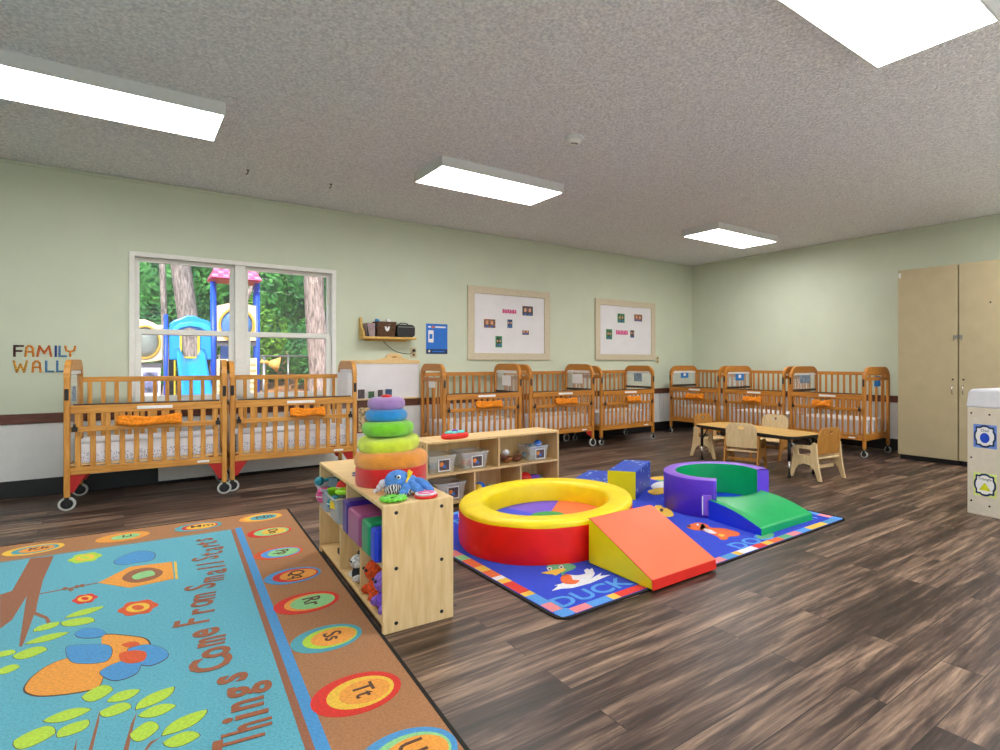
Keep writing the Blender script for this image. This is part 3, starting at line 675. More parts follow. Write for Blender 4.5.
# ================================================================== RUGS
def rugmat(k, c, v=.09): return mat('rug_' + k, c, .95, .10, 110, .5, 300, sheen=.1)
RB = {k: rugmat(k, c) for k, c in dict(brown='ad774a', sky='5cb0c4', blue='4596d2', orange='f3a23a', red='e22814', lime='b9dd3c', yellow='f6c53c', pink='ee8a90', teal='4aa5b5', rust='e2581f', mint='93d48e', dk='5a3524', deep='0a3ad0', lblue='4e9be8', white='e6e6ee', choc='9a6040', sienna='a05a34', green='5fb080', hot='f06a20').items()}
EDGE = mat('rug_binding', '17140f', .9, .1)
def rug1():
    O = Vector((.995, 5.135)); th = R(3.3)
    # local axes: u along the top border to the left, v towards the camera
    U = Vector((-math.cos(th), math.sin(th))); V = Vector((-math.sin(th), -math.cos(th)))
    LU, LV = 2.75, 3.95
    def W(u, v): p = O + U * u + V * v; return (p.x, p.y)
    b = MB(); z0 = .008
    b.prism([W(*p) for p in rrect(.012, LU - .012, .012, LV - .012, .02, 3)], 0.0015, z0, RB['brown'])
    def G2(pts): return [tuple(gp(*p, z0).xy) for p in pts]
    lay = [z0]
    def flat(pts, m, k=1): b.prism(pts, z0 - .0005, z0 + .0006 * k, RB[m])
    # field
    A = gp(231, 530, z0); B = gp(305, 749, z0)
    D = (B - A).xy.normalized(); Lf = 3.25; E = A.xy + D * Lf; C = gp(0, 563, z0); D2 = (C - A).xy.normalized()
    fld = [tuple(A.xy), tuple(A.xy + D2 * 2.3), tuple(E + D2 * 2.3), tuple(E)]
    flat(fld, 'sky', 1)
    N = Vector((-D.y, D.x));
    if N.x < 0: N = -N
    def strip(o0, o1, m, s0=0., k=1):
        a = A.xy - D * s0; e = A.xy + D * Lf; flat([tuple(a + N * o0), tuple(a + N * o1), tuple(e + N * o1), tuple(e + N * o0)], m, k)
    strip(.0, .024, 'choc', 0, 2); strip(.024, .062, 'blue', .03, 2.1)
    a, c = A.xy - D * .012, A.xy + D2 * 2.3 - D * .012
    flat([tuple(a), tuple(c), tuple(c - D * .008), tuple(a - D * .008)], 'teal', 2)
    # border discs: centre px, layers [(radius, colour)], letters
    discs = [((261, 517.6), [('orange', .12), ('yellow', .10), ('teal', .075)], 'Nn', 0), ((269.5, 532), [('red', .125), ('mint', .10), ('yellow', .07)], 'Oo', 1), ((278.5, 553), [('rust', .125), ('lblue', .10), ('mint', .08)], 'Pp', 1),
      ((293, 575.5), [('blue', .13), ('red', .105), ('orange', .085)], 'Qq', 1), ((307, 602.5), [('red', .135), ('orange', .105), ('mint', .092)], 'Rr', 1), ((327, 638), [('teal', .13), ('lime', .10), ('orange', .083)], 'Ss', 1),
      ((357, 693), [('red', .14), ('yellow', .105), ('orange', .08)], 'Tt', 1), ((407, 757), [('blue', .14), ('mint', .11), ('orange', .09)], 'Uu', 1),
      ((198.6, 526.6), [('teal', .118), ('red', .092), ('yellow', .075)], 'Mm', 0), ((123, 537), [('orange', .12), ('orange', .09), ('mint', .065)], 'Ll', 0), ((34, 549.5), [('yellow', .12), ('teal', .092), ('orange', .07)], 'Kk', 0)]
    for (px, py), ls, tx, side in discs:
        c = gp(px, py, z0)
        for k, (m, r) in enumerate(ls):
            off = (.012 * k * (1 if side else .6), -.004 * k)
            flat(ell(c.x + off[0], c.y + off[1], r * (1.04 if side else 1.15), r * .96, 36), m, 2.6 + k)
        ang = -PI / 2 - th if side else -th
        b.text(tx, RB['dk'], T(c.x + .02, c.y, z0 + .0034, ang), ls[2][1] * 1.2, .0006, off=.001)
    # branch, trunk
    flat(G2([(30, 559), (54, 556), (43, 580), (37, 605), (36, 612), (48, 617), (51, 622), (47, 624), (45, 619), (34, 615), (25, 640), (22, 647), (19, 646), (26, 600), (27, 596), (12, 620), (0, 629), (0, 595), (12, 591)]), 'choc', 2)
    def leaf(x0, y0, x1, y1, w, m='lime'):
        a = gp(x0, y0, z0).xy; e = gp(x1, y1, z0).xy; d = e - a; L = d.length; d.normalize(); n = Vector((-d.y, d.x)); P = []; w = max(w * 1.12, .038)
        for i in range(13): t = i / 12; P.append(a + d * L * t + n * w * math.sin(PI * t) ** .75)
        for i in range(1, 12): t = 1 - i / 12; P.append(a + d * L * t - n * w * math.sin(PI * t) ** .75)
        o = [tuple(p) for p in P]; cx = sum(p[0] for p in o) / len(o); cy = sum(p[1] for p in o) / len(o)
        b.prism([(cx + (p[0] - cx) * 1.04, cy + (p[1] - cy) * 1.04) for p in o], z0, z0 + .0010, RB['dk']); flat(o, m, 3)
    for q in ((65, 618, 104, 606.5, .03), (62, 622, 94, 622, .04), (34, 632, 59, 622, .03), (25, 644, 69, 632.5, .022), (13, 656, 47, 650, .048), (-4, 658, 12, 650, .03), (-4, 672, 20, 667, .025),
              (82, 697, 113, 690, .05), (107, 702, 140, 690, .022), (100, 712, 131, 708, .036), (136, 710, 174, 687, .030), (138, 716, 176, 706, .028), (43, 721, 91, 710, .022), (58, 738, 88, 720, .03), (14, 741, 55, 734, .050),
              (130, 735, 159, 728, .048), (162, 736, 207, 710, .032), (163, 743, 200, 736, .028)): leaf(*q)
    for P in ([(100, 710), (97, 720), (88, 752), (92, 752), (99, 722)], [(137, 712), (131, 724), (123, 752), (128, 752), (134, 724)], [(77, 738), (73, 752), (76, 752)], [(160, 738), (150, 742), (143, 752), (146, 752), (152, 744)]): flat(G2(P), 'choc', 2)
    # bird
    def smooth(P, n=5):
        out = []; k = len(P)
        for i in range(k):
            p0, p1, p2, p3 = (Vector(P[(i + j - 1) % k]) for j in range(4))
            for s_ in range(n):
                t = s_ / n; out.append(tuple(.5 * ((2 * p1) + (-p0 + p2) * t + (2 * p0 - 5 * p1 + 4 * p2 - p3) * t * t + (-p0 + 3 * p1 - 3 * p2 + p3) * t ** 3)))
        return out
    def blob(P, m, k):
        Q = smooth(G2(P))
        if m == 'blue' or (m == 'orange' and len(P) > 8):
            cx = sum(p[0] for p in Q) / len(Q); cy = sum(p[1] for p in Q) / len(Q)
            flat([(cx + (p[0] - cx) * 1.03, cy + (p[1] - cy) * 1.03) for p in Q], 'dk', k - .4)
        flat(Q, m, k)
    blob([(25, 688), (34, 676), (50, 665), (66, 659), (85, 655), (101, 650), (103, 636), (125, 636), (146, 640), (148, 652), (130, 662), (106, 674), (98, 687), (75, 693), (45, 696), (30, 694)], 'orange', 3)
    blob([(66, 650), (72, 646), (105, 645), (112, 652), (105, 662), (82, 664), (70, 661)], 'blue', 4)
    blob([(75, 634), (84, 629), (98, 629), (106, 634), (96, 638), (80, 638)], 'blue', 4)
    blob([(128, 650), (148, 645), (165, 650), (167, 658), (150, 666), (135, 662)], 'blue', 4)
    blob([(100, 674), (108, 667), (125, 661), (140, 663), (136, 674), (115, 681)], 'blue', 4)
    blob([(120, 654), (134, 651), (146, 653), (144, 661), (130, 664), (121, 661)], 'rust', 5)
    blob([(122, 645), (134, 642), (140, 645), (130, 648)], 'rust', 5)
    # bird house
    flat(G2([(98, 583), (130, 567), (172, 562), (174, 579), (130, 588)]), 'orange', 3); flat(G2([(174, 562), (176.5, 561.5), (178, 579), (175.5, 579.5)]), 'yellow', 3)
    blob([(122, 579), (132, 571), (150, 568), (163, 572), (155, 579), (135, 583)], 'choc', 4); blob([(132, 577), (140, 573), (151, 571), (155, 575), (145, 578), (136, 580)], 'mint', 5)
    a = gp(60, 594, z0); e = gp(98, 583, z0)
    flat(G2([(40, 593.6), (98, 582.6), (98, 583.4), (40, 594.4)]), 'choc', 3)
    for x, y in ((65, 589), (71, 590), (77, 587), (82, 586)): blob([(x - 3, y), (x, y - 1.6), (x + 3, y - .5), (x, y + 1.4)], 'choc', 4)
    # cloud, flowers
    blob([(114, 562), (125, 555), (140, 551), (154, 553), (152, 560), (135, 563), (122, 565)], 'blue', 2)
    for (x, y, a1, b1, m1, m2) in ((85, 558, 16, 4.5, 'lime', 'yellow'), (85, 599, 12, 4.5, 'red', 'yellow'), (138, 608, 19, 7, 'rust', 'yellow')):
        P = [(x + a1 * (1 + .09 * math.cos(6 * t)) * math.cos(t), y - 2.6 * math.cos(t) * a1 / 16 + b1 * (1 + .09 * math.cos(6 * t)) * math.sin(t)) for t in (2 * PI * i / 48 for i in range(48))]
        flat(G2(P), m1, 3); P = [(x + a1 * .62 * math.cos(t), y - 1.4 * math.cos(t) * a1 / 16 + b1 * .62 * math.sin(t)) for t in (2 * PI * i / 24 for i in range(24))]
        flat(G2(P), m2, 4); P = [(x + a1 * .32 * math.cos(t), y + b1 * .34 * math.sin(t)) for t in (2 * PI * i / 24 for i in range(24))]
        flat(G2(P), m1, 5)
    # wave of lettering: (char, px of middle, cap height, width, tilt)
    ch = [('T', 242, 741), ('h', 250, 727), ('i', 247, 716.5), ('n', 243, 706), ('g', 238, 693), ('s', 228, 680), ('C', 213, 664), ('o', 212, 653.5), ('m', 208, 642.5), ('e', 202, 634), ('F', 194, 622), ('r', 200, 612), ('o', 198.5, 604.5), ('m', 201.5, 597.5),
          ('S', 202, 587), ('m', 211, 579.5), ('a', 214, 572.5), ('l', 213, 567.5), ('l', 212, 563.5), ('S', 207, 558.5), ('t', 211, 554), ('a', 212, 549.5), ('r', 209, 546), ('t', 206, 543.5), ('s', 202, 540.3)]
    P = [gp(x, y, z0) for _, x, y in ch]
    for i, (c, x, y) in enumerate(ch):
        p = P[i]; q0 = P[max(0, i - 1)]; q1 = P[min(len(ch) - 1, i + 1)]; d = (q1 - q0); span = d.length / (2 if 0 < i < len(ch) - 1 else 1)
        tall = c in 'TCFSSlhtgi'; hgt = .185
        ang = PI / 2 - th - .1
        wd = {'T': .62, 'm': .83, 'i': .28, 'l': .26, 't': .34, 'r': .40}.get(c, .58) * hgt
        b.text(c, RB['sienna'], T(p.x, p.y, z0 + .003, ang), hgt, .0006, sx=min(1.0, span * .96 / wd), off=.005 if i < 10 else .0025)
    o = b.build('alphabet_rug')
    tag(o, 'large brown and light blue alphabet rug with a bird, leaves and the word Things', 'rug')
    b = MB(); b.prism([W(*p) for p in rrect(0, LU, 0, LV, .03, 4)], .001, .0085, EDGE, holes=[[W(*p) for p in rrect(.014, LU - .014, .014, LV - .014, .02, 3)]]); b.build('binding', o)
rug1()

def rug2():
    x0, y0, L, D = 1.497, 2.125, 2.60, 2.08; z0 = .008
    M = T(x0, y0, 0, R(.9)); b = MB(); b.M = M
    b.prism(rrect(.015, L - .015, .015, D - .015, .05, 5), .0015, z0, RB['deep'])
    cols = ['blue', 'pink', 'lblue', 'yellow', 'red', 'yellow', 'white', 'hot', 'yellow', 'hot', 'mint', 'pink', 'blue', 'yellow', 'white', 'red', 'yellow', 'hot', 'green', 'pink', 'lblue', 'yellow', 'yellow', 'blue']
    wd = [.10, .13, .05, .17, .06, .05, .11, .09, .15, .09, .11, .11, .05, .15, .10, .07, .12, .10, .11, .12, .06, .16, .07]
    def run(L_, put):
        x = .10; i = 0
        while x < L_ - .10:
            e = min(x + wd[i % len(wd)], L_ - .10)
            put(x, e, cols[(i + 1) % len(cols)]); x = e; i += 1
    run(L, lambda a, e, c: b.box(a, e, .022, .082, z0 - .0005, z0 + .0006, RB[c])); run(L, lambda a, e, c: b.box(L - e, L - a, D - .082, D - .022, z0 - .0005, z0 + .0006, RB[c]))
    run(D, lambda a, e, c: b.box(.022, .082, a, e, z0 - .0005, z0 + .0006, RB[c])); run(D, lambda a, e, c: b.box(L - .082, L - .022, a, e, z0 - .0005, z0 + .0006, RB[c]))
    for (cx, cy) in ((.06, .06), (L - .06, .06), (.06, D - .06), (L - .06, D - .06)): b.prism(rrect(cx - .038, cx + .04, cy - .038, cy + .04, .015, 3), z0 - .0005, z0 + .0006, RB['lblue'])
    def tx(s, x, y, sz, rot=0., m='lblue'): b.text(s, RB[m], T(x, y, z0 + .001, rot), sz, .0006, off=.003)
    
    Mi = M.inverted()
    def lp(px, py): p = Mi @ gp(px, py, z0); return (p.x, p.y)
    q = lp(592, 592.5); tx('DUCK', q[0], q[1], .165); q = lp(752, 541.5); tx('DOG', q[0], q[1], .165); tx('CAT', 2.32, .20, .165)
    def sm(P, n=5):
        out = []; k = len(P)
        for i in range(k):
            p0, p1, p2, p3 = (Vector(P[(i + j - 1) % k]) for j in range(4))
            for s_ in range(n):
                t = s_ / n; out.append(tuple(.5 * ((2 * p1) + (-p0 + p2) * t + (2 * p0 - 5 * p1 + 4 * p2 - p3) * t * t + (-p0 + 3 * p1 - 3 * p2 + p3) * t ** 3)))
        return out
    def fl(P, m, k, s=True): Q = [lp(*p) for p in P]; b.prism(sm(Q) if s else Q, z0 - .0005, z0 + .0006 * k, RB[m])
    # duck (crop 520..680 x 540..640 at 6.25)
    def dk(P): return [(520 + x / 6.25, 540 + y / 6.25) for x, y in P]
    fl(dk([(200, 318), (240, 285), (215, 285), (300, 262), (420, 255), (480, 222), (510, 205), (500, 225), (565, 218), (500, 245), (440, 270), (330, 300), (260, 305)]), 'white', 2, False)
    fl(dk([(255, 235), (290, 218), (350, 222), (400, 215), (455, 200), (465, 215), (430, 250), (370, 270), (300, 275), (262, 262)]), 'white', 3)
    fl(dk([(255, 235), (285, 216), (318, 225), (330, 250), (372, 255), (345, 275), (290, 275), (260, 262)]), 'hot', 4)
    fl(dk([(400, 190), (420, 180), (435, 188), (450, 176), (460, 195), (455, 210), (410, 210)]), 'white', 4, False)
    fl(dk([(165, 175), (190, 155), (260, 145), (320, 152), (350, 168), (330, 185), (290, 200), (270, 215), (290, 225), (262, 222), (250, 205), (190, 195)]), 'green', 4)
    fl(dk([(135, 208), (175, 198), (215, 188), (270, 180), (285, 190), (255, 205), (225, 222), (200, 215), (160, 212)]), 'yellow', 5)
    for ex, ey in ((185, 182), (258, 172)):
        fl(dk([(ex - 16, ey), (ex, ey - 11), (ex + 16, ey), (ex, ey + 11)]), 'white', 6); fl(dk([(ex - 8, ey + 2), (ex, ey - 4), (ex + 8, ey + 2), (ex, ey + 8)]), 'dk', 7)
    # dog (crop 680..850 x 490..590 at 5.88)
    def dg(P): return [(680 + x / 5.88, 490 + y / 5.88) for x, y in P]
    fl(dg([(40, 212), (70, 200), (110, 192), (160, 205), (180, 222), (250, 226), (320, 242), (352, 256), (340, 270), (290, 275), (275, 292), (240, 292), (225, 278), (200, 266), (160, 250), (130, 238), (85, 236), (50, 225)]), 'hot', 3)
    fl(dg([(140, 228), (180, 236), (215, 256), (180, 256), (150, 244)]), 'white', 4); fl(dg([(38, 214), (55, 206), (65, 216), (55, 222)]), 'dk', 5)
    fl(dg([(95, 205), (105, 200), (114, 206), (105, 212)]), 'white', 5); fl(dg([(225, 262), (262, 266), (250, 276), (235, 272)]), 'yellow', 4)
    # lion / sun, bee, green frog
    fl([(655, 506), (661, 505.5), (664, 508), (669, 509), (674, 515), (668, 517), (662, 515), (657, 511)], 'yellow', 3); fl([(660, 509), (663, 509), (663, 511.5), (660, 511.5)], 'dk', 4)
    fl([(756, 536), (762, 534.5), (772, 533.5), (774, 535.5), (768, 538.5), (760, 539)], 'green', 3)
    # upper edge pictures
    fl([(651, 486), (658, 482), (668, 482), (676, 486), (668, 490), (656, 490)], 'white', 3); fl([(648, 491), (660, 488), (672, 489), (666, 493), (654, 495)], 'yellow', 4); fl([(650, 478), (662, 476.5), (670, 479), (660, 480)], 'yellow', 3)
    fl([(459, 512), (466, 510), (470, 514), (467, 519), (460, 520)], 'white', 3); fl([(459, 526), (465, 523), (470, 527), (462, 531)], 'yellow', 3)
    fl([(700, 530), (702, 524), (706, 528)], 'lblue', 3)
    tx('BEE', .8, 1.1, .18); tx('LION', 2.2, 1.25, .18); tx('FISH', .5, 1.78, .16)
    o = b.build('animal_rug')
    tag(o, 'bright blue rug with block-coloured border, duck and dog, below the soft play shapes', 'rug')
    b = MB(); b.M = M; b.prism(rrect(0, L, 0, D, .06, 6), .001, .0085, EDGE, holes=[rrect(.016, L - .016, .016, D - .016, .05, 5)]); b.build('binding', o)
rug2()

# ================================================================== SOFT PLAY
RZ = .0095                                   # top of the rugs
ORV = mat('orange_red_vinyl', 'f5714a', .38, .03, 6, .08, 20); REDE = mat('red_edge_vinyl', 'de2416', .42, .04, 8, .1, 25); YLV = mat('lemon_vinyl', 'f2e400', .42, .03, 6, .08, 20)
PUR = mat('purple_vinyl', '6a45d8', .42, .04, 6, .1, 25); GRN = mat('green_vinyl', '00a85c', .40, .04, 6, .12, 20); BLV = mat('blue_vinyl', '0a36e0', .45, .04, 6, .1, 25)
PURT = mat('lilac_top_vinyl', '8a5cd8', .42, .04, 6, .1, 25)
def ball_pit():
    r = thing('ball_pit_ring', 'large round foam ring with a red outside and yellow rim, nearest soft play piece', 'soft play ring', (2.20, 3.285, RZ), AZ)
    ex, ey = .645, .572; h = .245           # half-axes
    out = [(1.0, 0), (1.012, .06), (1.0, .14), (1.005, .19), (1.0, .212)]
    MB().lathe([(r_, z) for r_, z in out], REDE if False else RED, n=96, ex=ex, ey=ey, wob=.004).build('outer_wall', r)
    rim = [(1.0, .205), (1.004, .22), (.99, .238), (.96, h), (.79, h + .002), (.735, .236), (.715, .215), (.712, .12), (.716, .01)]
    MB().lathe(rim, YEL, n=96, ex=ex, ey=ey, wob=.003).build('rim', r)
    # floor sheet in coloured wedges
    b = MB(); cs = [ORV, PUR, BLV, YEL, mat('green_sheet', '1a9a50', .5), RED]
    for i in range(6):
        a0 = 2 * PI * i / 6 - R(65); P = [(0, 0)] + [(.708 * ex * math.cos(a0 + t * PI / 3 / 8),   .708 * ey * math.sin(a0 + t * PI / 3 / 8)) for t in range(9)]
        b.prism(P, .085, .105, cs[i])
    b.prism(ell(0, 0, .13, .12), .105, .109, cs[4]); b.build('floor_sheet', r)
    MB().box(-.003, .003, -.012, .012, .0, .045, PAPER).build('white_tag', r).location = (-.50, -.335, .02)
ball_pit()
def ramp():
    r = thing('foam_ramp', 'foam wedge ramp with an orange-red slope and yellow sides leaning against the ring', 'ramp', (2.045, 2.115, RZ), R(0))
    P = [(0, 0), (.52, 0), (.52, .25), (.50, .25), (0, .05)]
    MB().prism(P, 0, .485, YLV, 'yz', m2=YLV).build('body', r, bevel=.008, seg=3)
    t = MB(); t.prism([(-.004, .002), (0.0, .048), (.50, .252), (.524, .252), (.524, .256), (.496, .2565), (-.006, .0545), (-.010, .002)], -.002, .487, ORV, 'yz').build('slope_cover', r, bevel=.002)
    MB().prism([(-.0105, .001), (-.006, .052), (-.008, .052), (-.0125, .001)], -.002, .487, REDE, 'yz').build('front_edge', r)
ramp()
STAR = bpy.data.materials.new('star_print_vinyl'); STAR.use_nodes = True
def _star():
    n = STAR.node_tree.nodes; l = STAR.node_tree.links; b = n['Principled BSDF']; tc = n.new('ShaderNodeTexCoord')
    v = n.new('ShaderNodeTexVoronoi'); v.inputs['Scale'].default_value = 13; n2 = n.new('ShaderNodeTexNoise'); n2.inputs['Scale'].default_value = 22
    a = n.new('ShaderNodeMath'); a.operation = 'MULTIPLY_ADD'; a.inputs[1].default_value = .5
    rp = n.new('ShaderNodeValToRGB'); rp.color_ramp.elements[0].position = .40; rp.color_ramp.elements[0].color = (*lin('a8c4ee'), 1); rp.color_ramp.elements[1].position = .52; rp.color_ramp.elements[1].color = (*lin('1d4cc0'), 1)
    l.new(tc.outputs['Object'], v.inputs[0]); l.new(tc.outputs['Object'], n2.inputs[0]); l.new(n2.outputs[0], a.inputs[0]); l.new(v.outputs[0], a.inputs[2]); l.new(a.outputs[0], rp.inputs[0]); l.new(rp.outputs[0], b.inputs['Base Color']); b.inputs['Roughness'].default_value = .45
_star()
def steps():
    # local x = width (away from camera right), y = down the stairs
    d = Vector((.513, .338)).normalized(); ang = math.atan2(d.y, d.x)
    r = thing('foam_steps', 'blue star-printed foam steps with a yellow side behind the ring', 'foam steps', (3.285, 3.586, RZ), ang)
    Wd = .56
    MB().prism([(0, 0), (0, .235), (.25, .235), (.25, .12), (.60, .12), (.60, 0)], .006, Wd - .006, STAR, 'yz').build('body', r, bevel=.008)
    for x0, x1 in ((0, .006), (Wd - .006, Wd)): MB().prism([(0.003, 0), (0.003, .232), (.247, .232), (.247, .117), (.597, .117), (.597, 0)], x0, x1, YLV, 'yz').build('side_panel', r)
steps()
PC = (3.675, 3.045)
def c_ring():
    r = thing('foam_tunnel_ring', 'purple open foam ring with a green inside, right of the red and yellow ring', 'soft play ring', (*PC, RZ), 0)
    ro, ri, h = .428, .332, .275; a0, a1 = R(-35), R(219)
    n = 72
    # wall as closed-profile sweep, split by material
    o = MB(); o.lathe([(ro, h), (ro, 0), (ri + .012, 0)], PUR, n=n, a0=a0, a1=a1, smooth=True)
    k = o; V = []
    for a in (a0, a1):
        c, s_ = math.cos(a), math.sin(a); k.add([(ro * c, ro * s_, 0), (ri * c, ri * s_, 0), (ri * c, ri * s_, h), (ro * c, ro * s_, h)], [(0, 1, 2, 3)], PUR)
    k.build('outer_wall', r)
    MB().lathe([(ro, h), (ro - .012, h + .006), (ri + .012, h + .006), (ri, h)], PURT, n=n, a0=a0, a1=a1).build('top_edge', r)
    MB().lathe([(ri, h), (ri, 0)], GRN, n=n, a0=a0, a1=a1).build('inner_wall', r)
    MB().prism(ell(0, 0, ri - .003, ri - .003, 48), 0, .03, BLV).build('floor_pad', r, bevel=.006)
    c, s_ = math.cos(a1), math.sin(a1)
    # carrying strap label on the cut end
    t = MB(); t.box(-.035, .035, -.006, .004, .02, .17, PURT); t.box(-.037, -.027, -.008, .0, .02, .16, PAPER)
    ob = t.build('strap', r, bevel=.003); ph = R(210); ob.location = ((ro + .004) * math.cos(ph), (ro + .004) * math.sin(ph), 0); ob.rotation_euler.z = ph + PI / 2
c_ring()
def green_ramp():
    r = thing('foam_slide', 'low green foam ramp with blue sides at the opening of the purple ring', 'ramp', (*PC, RZ), 0)
    # plan: arc at the back that closes the ring, straight toe in front
    x0, x1 = -.385, .185; yt = -.735; nx, ny = 20, 14
    V = []; idx = {}
    def back(x):                               # arc of the ring's outside
        return -math.sqrt(max(.34 ** 2 - min(abs(x), .335) ** 2, 0)) * .95 if abs(x) < .335 else -.02 - .0 * x
    def top(t, x): # t 0 back .. 1 toe
        return .142 * (1 - t) + .045 * t + .02 * math.sin(PI * t) 
    o = MB(); grid = []
    for i in range(nx + 1):
        x = x0 + (x1 - x0) * i / nx; yb = min(back(x), -.02) - .01 if abs(x) < .335 else -.24
        row = []
        for j in range(ny + 1):
            t = j / ny; row.append((x - .05 * t * (1 - i / nx), yb + (yt - yb) * t, top(t, x)))
        grid.append(row)
    vs = [p for row in grid for p in row]; fs = [(i * (ny + 1) + j, (i + 1) * (ny + 1) + j, (i + 1) * (ny + 1) + j + 1, i * (ny + 1) + j + 1) for i in range(nx) for j in range(ny)]
    o.add(vs, fs, GRN, True)
    # toe and back faces
    for j in (0, ny):
        q = [grid[i][j] for i in range(nx + 1)]; n = len(q); o.add(q + [(p[0], p[1], 0) for p in q], [(i, i + 1, n + i + 1, n + i) for i in range(n - 1)], GRN if j else BLV)
    o.build('slope', r)
    s = MB()
    for i in (0, nx):
        q = grid[i]; n = len(q); s.add(q + [(p[0], p[1], 0) for p in q], [(k, k + 1, n + k + 1, n + k) for k in range(n - 1)], BLV)
    q = [(p[0], p[1], 0) for row in (grid[0], grid[nx]) for p in (row[0], row[-1])]; s.add(q, [(0, 1, 3, 2)], BLV)
    s.build('side_walls', r)
green_ramp()

# ================================================================== SHELF UNITS
def shelf_unit(label, loc, rz, L, D, H, ups, lows, dm):
    """local x along the length, y depth (0 = open front), open towards -y"""
    r = thing('toy_shelf', label, 'shelf unit', loc, rz); t = .018
    MB().box(t, L - t, 0, D, H - t, H, BIRCHX).build('top_board', r, bevel=.003)
    for x in (0, L - t):
        e = MB().box(x, x + t, -.001, D + .001, 0, H + .001, BIRCH).build('end_panel', r, bevel=.004)
        b = MB(); xx = x if x == 0 else x + t; s = -1 if x == 0 else 1
        for y in (.055, D - .055):
            for z in (.04, H * .5, H - .035): b.cyl((xx, y, z), (xx + s * .002, y, z), .008, BLACK, n=12)
        b.build('bolts', e)
    MB().box(t, L - t, .004, D, .03, .03 + t, BIRCHX).build('bottom_board', r, bevel=.002)
    MB().box(t, L - t, .012, D - .01, .0, .03, DARKRAIL).build('plinth', r)
    MB().box(t, L - t, .004, D - .006, dm, dm + t, BIRCHX).build('middle_board', r, bevel=.002)
    MB().box(t, L - t, D - .006, D, .03, H - t, BIRCH).build('back_panel', r)
    for x in ups: MB().box(x - t / 2, x + t / 2, .004, D - .006, dm + t, H - t, BIRCH).build('divider', r, bevel=.002)
    for x in lows: MB().box(x - t / 2, x + t / 2, .004, D - .006, .03 + t, dm, BIRCH).build('divider', r, bevel=.002)
    return r
# A: open towards the alphabet rug (-x side). local x runs away from camera
HA = .548
AA = R(90 - 3.2); AO = (.843, 2.504)
# rotation: local +x -> direction (sin3.2, cos3.2); local -y must face -X  => local +y = +X  : mirror-free basis needs x = -Y direction
SA_L, SA_D = 1.36, .31
A_far = (AO[0] + math.sin(R(3.2)) * SA_L, AO[1] + math.cos(R(3.2)) * SA_L)
MA = T(A_far[0], A_far[1], 0, -PI / 2 - R(3.2))
shelf_unit('birch toy shelf unit beside the alphabet rug, carrying the fabric ring tower', (A_far[0], A_far[1], 0), -PI / 2 - R(3.2), SA_L, SA_D, HA, (SA_L * .50,), (SA_L - .83, SA_L - .40), .275)
def pa(t, d, z):   # t metres from near end, d depth from the open front
    v = MA @ Vector((SA_L - t, d, z)); return (v.x, v.y, v.z)
RZA = -PI / 2 - R(3.2)
# B: faces camera
SB_L, SB_D, HB = 1.262, .34, .538
MBB = T(1.785, 4.338, 0, R(1.1))
shelf_unit('birch toy shelf unit facing the camera behind the ring tower, before the cribs', (1.785, 4.338, 0), R(1.1), SB_L, SB_D, HB, (.645,), (.42, .86), .262)
def pb(x, d, z): v = MBB @ Vector((x, d, z)); return (v.x, v.y, v.z)
# bins
def bin_(loc, rz, w_, d_, h_, m, label, pic=True, lid=False):
    r = thing('storage_bin', label, 'bin', loc, rz)
    o = MB(); k = 6
    def ring(s, z, i=0): return rrect(-w_ / 2 * s + i, w_ / 2 * s - i, -d_ / 2 * s + i, d_ / 2 * s - i, .015, 3)
    o.add([(x, y, 0) for x, y in ring(.86, 0)] + [(x, y, h_) for x, y in ring(1, h_)] + [(x, y, h_) for x, y in ring(1, h_, .003)] + [(x, y, .003) for x, y in ring(.86, 0, .003)],
          [(i, (i + 1) % 16, 16 + (i + 1) % 16, 16 + i) for i in range(16)] + [(32 + i, 48 + i, 48 + (i + 1) % 16, 32 + (i + 1) % 16) for i in range(16)] + [tuple(range(16))[::-1], tuple(range(48, 64))], m)
    o.build('tub', r)
    MB().prism(rrect(-w_ / 2 - .008, w_ / 2 + .008, -d_ / 2 - .008, d_ / 2 + .008, .02, 3), h_ - .010, h_ + .002, m, 'xy', holes=[rrect(-w_ / 2 + .002, w_ / 2 - .002, -d_ / 2 + .002, d_ / 2 - .002, .015, 3)]).build('rim', r, bevel=.002)
    if pic:
        y = -d_ / 2 * .95 - .004
        MB().box(-.040, .060, y - .002, y, h_ * .08, h_ * .80, PAPER).box(-.032, .052, y - .003, y - .002, h_ * .15, h_ * .74, PH[3]).prism(ell(-.012, h_ * .5, .018, .018, 12), y - .004, y - .003, mat('pic_orange', 'e08a3a', .6), 'xz').prism(ell(.01, h_ * .38, .014, .012, 12), y - .004, y - .003, BLUEP, 'xz').build('picture_label', r)
    return r
TOYC = [mat('toy_' + k, c, .4, .05) for k, c in (('red', 'e0241c'), ('green', '2fae3c'), ('lime', '9be020'), ('pink', 'e45a98'), ('teal', '2a8a9a'), ('orange', 'f08020'), ('blue', '2470d8'), ('yellow', 'f2cc20'), ('grey', '6f8894'), ('purple', '7a4cc0'))]
CN = ['red', 'green', 'lime', 'pink', 'teal', 'orange', 'blue', 'yellow', 'grey', 'purple']
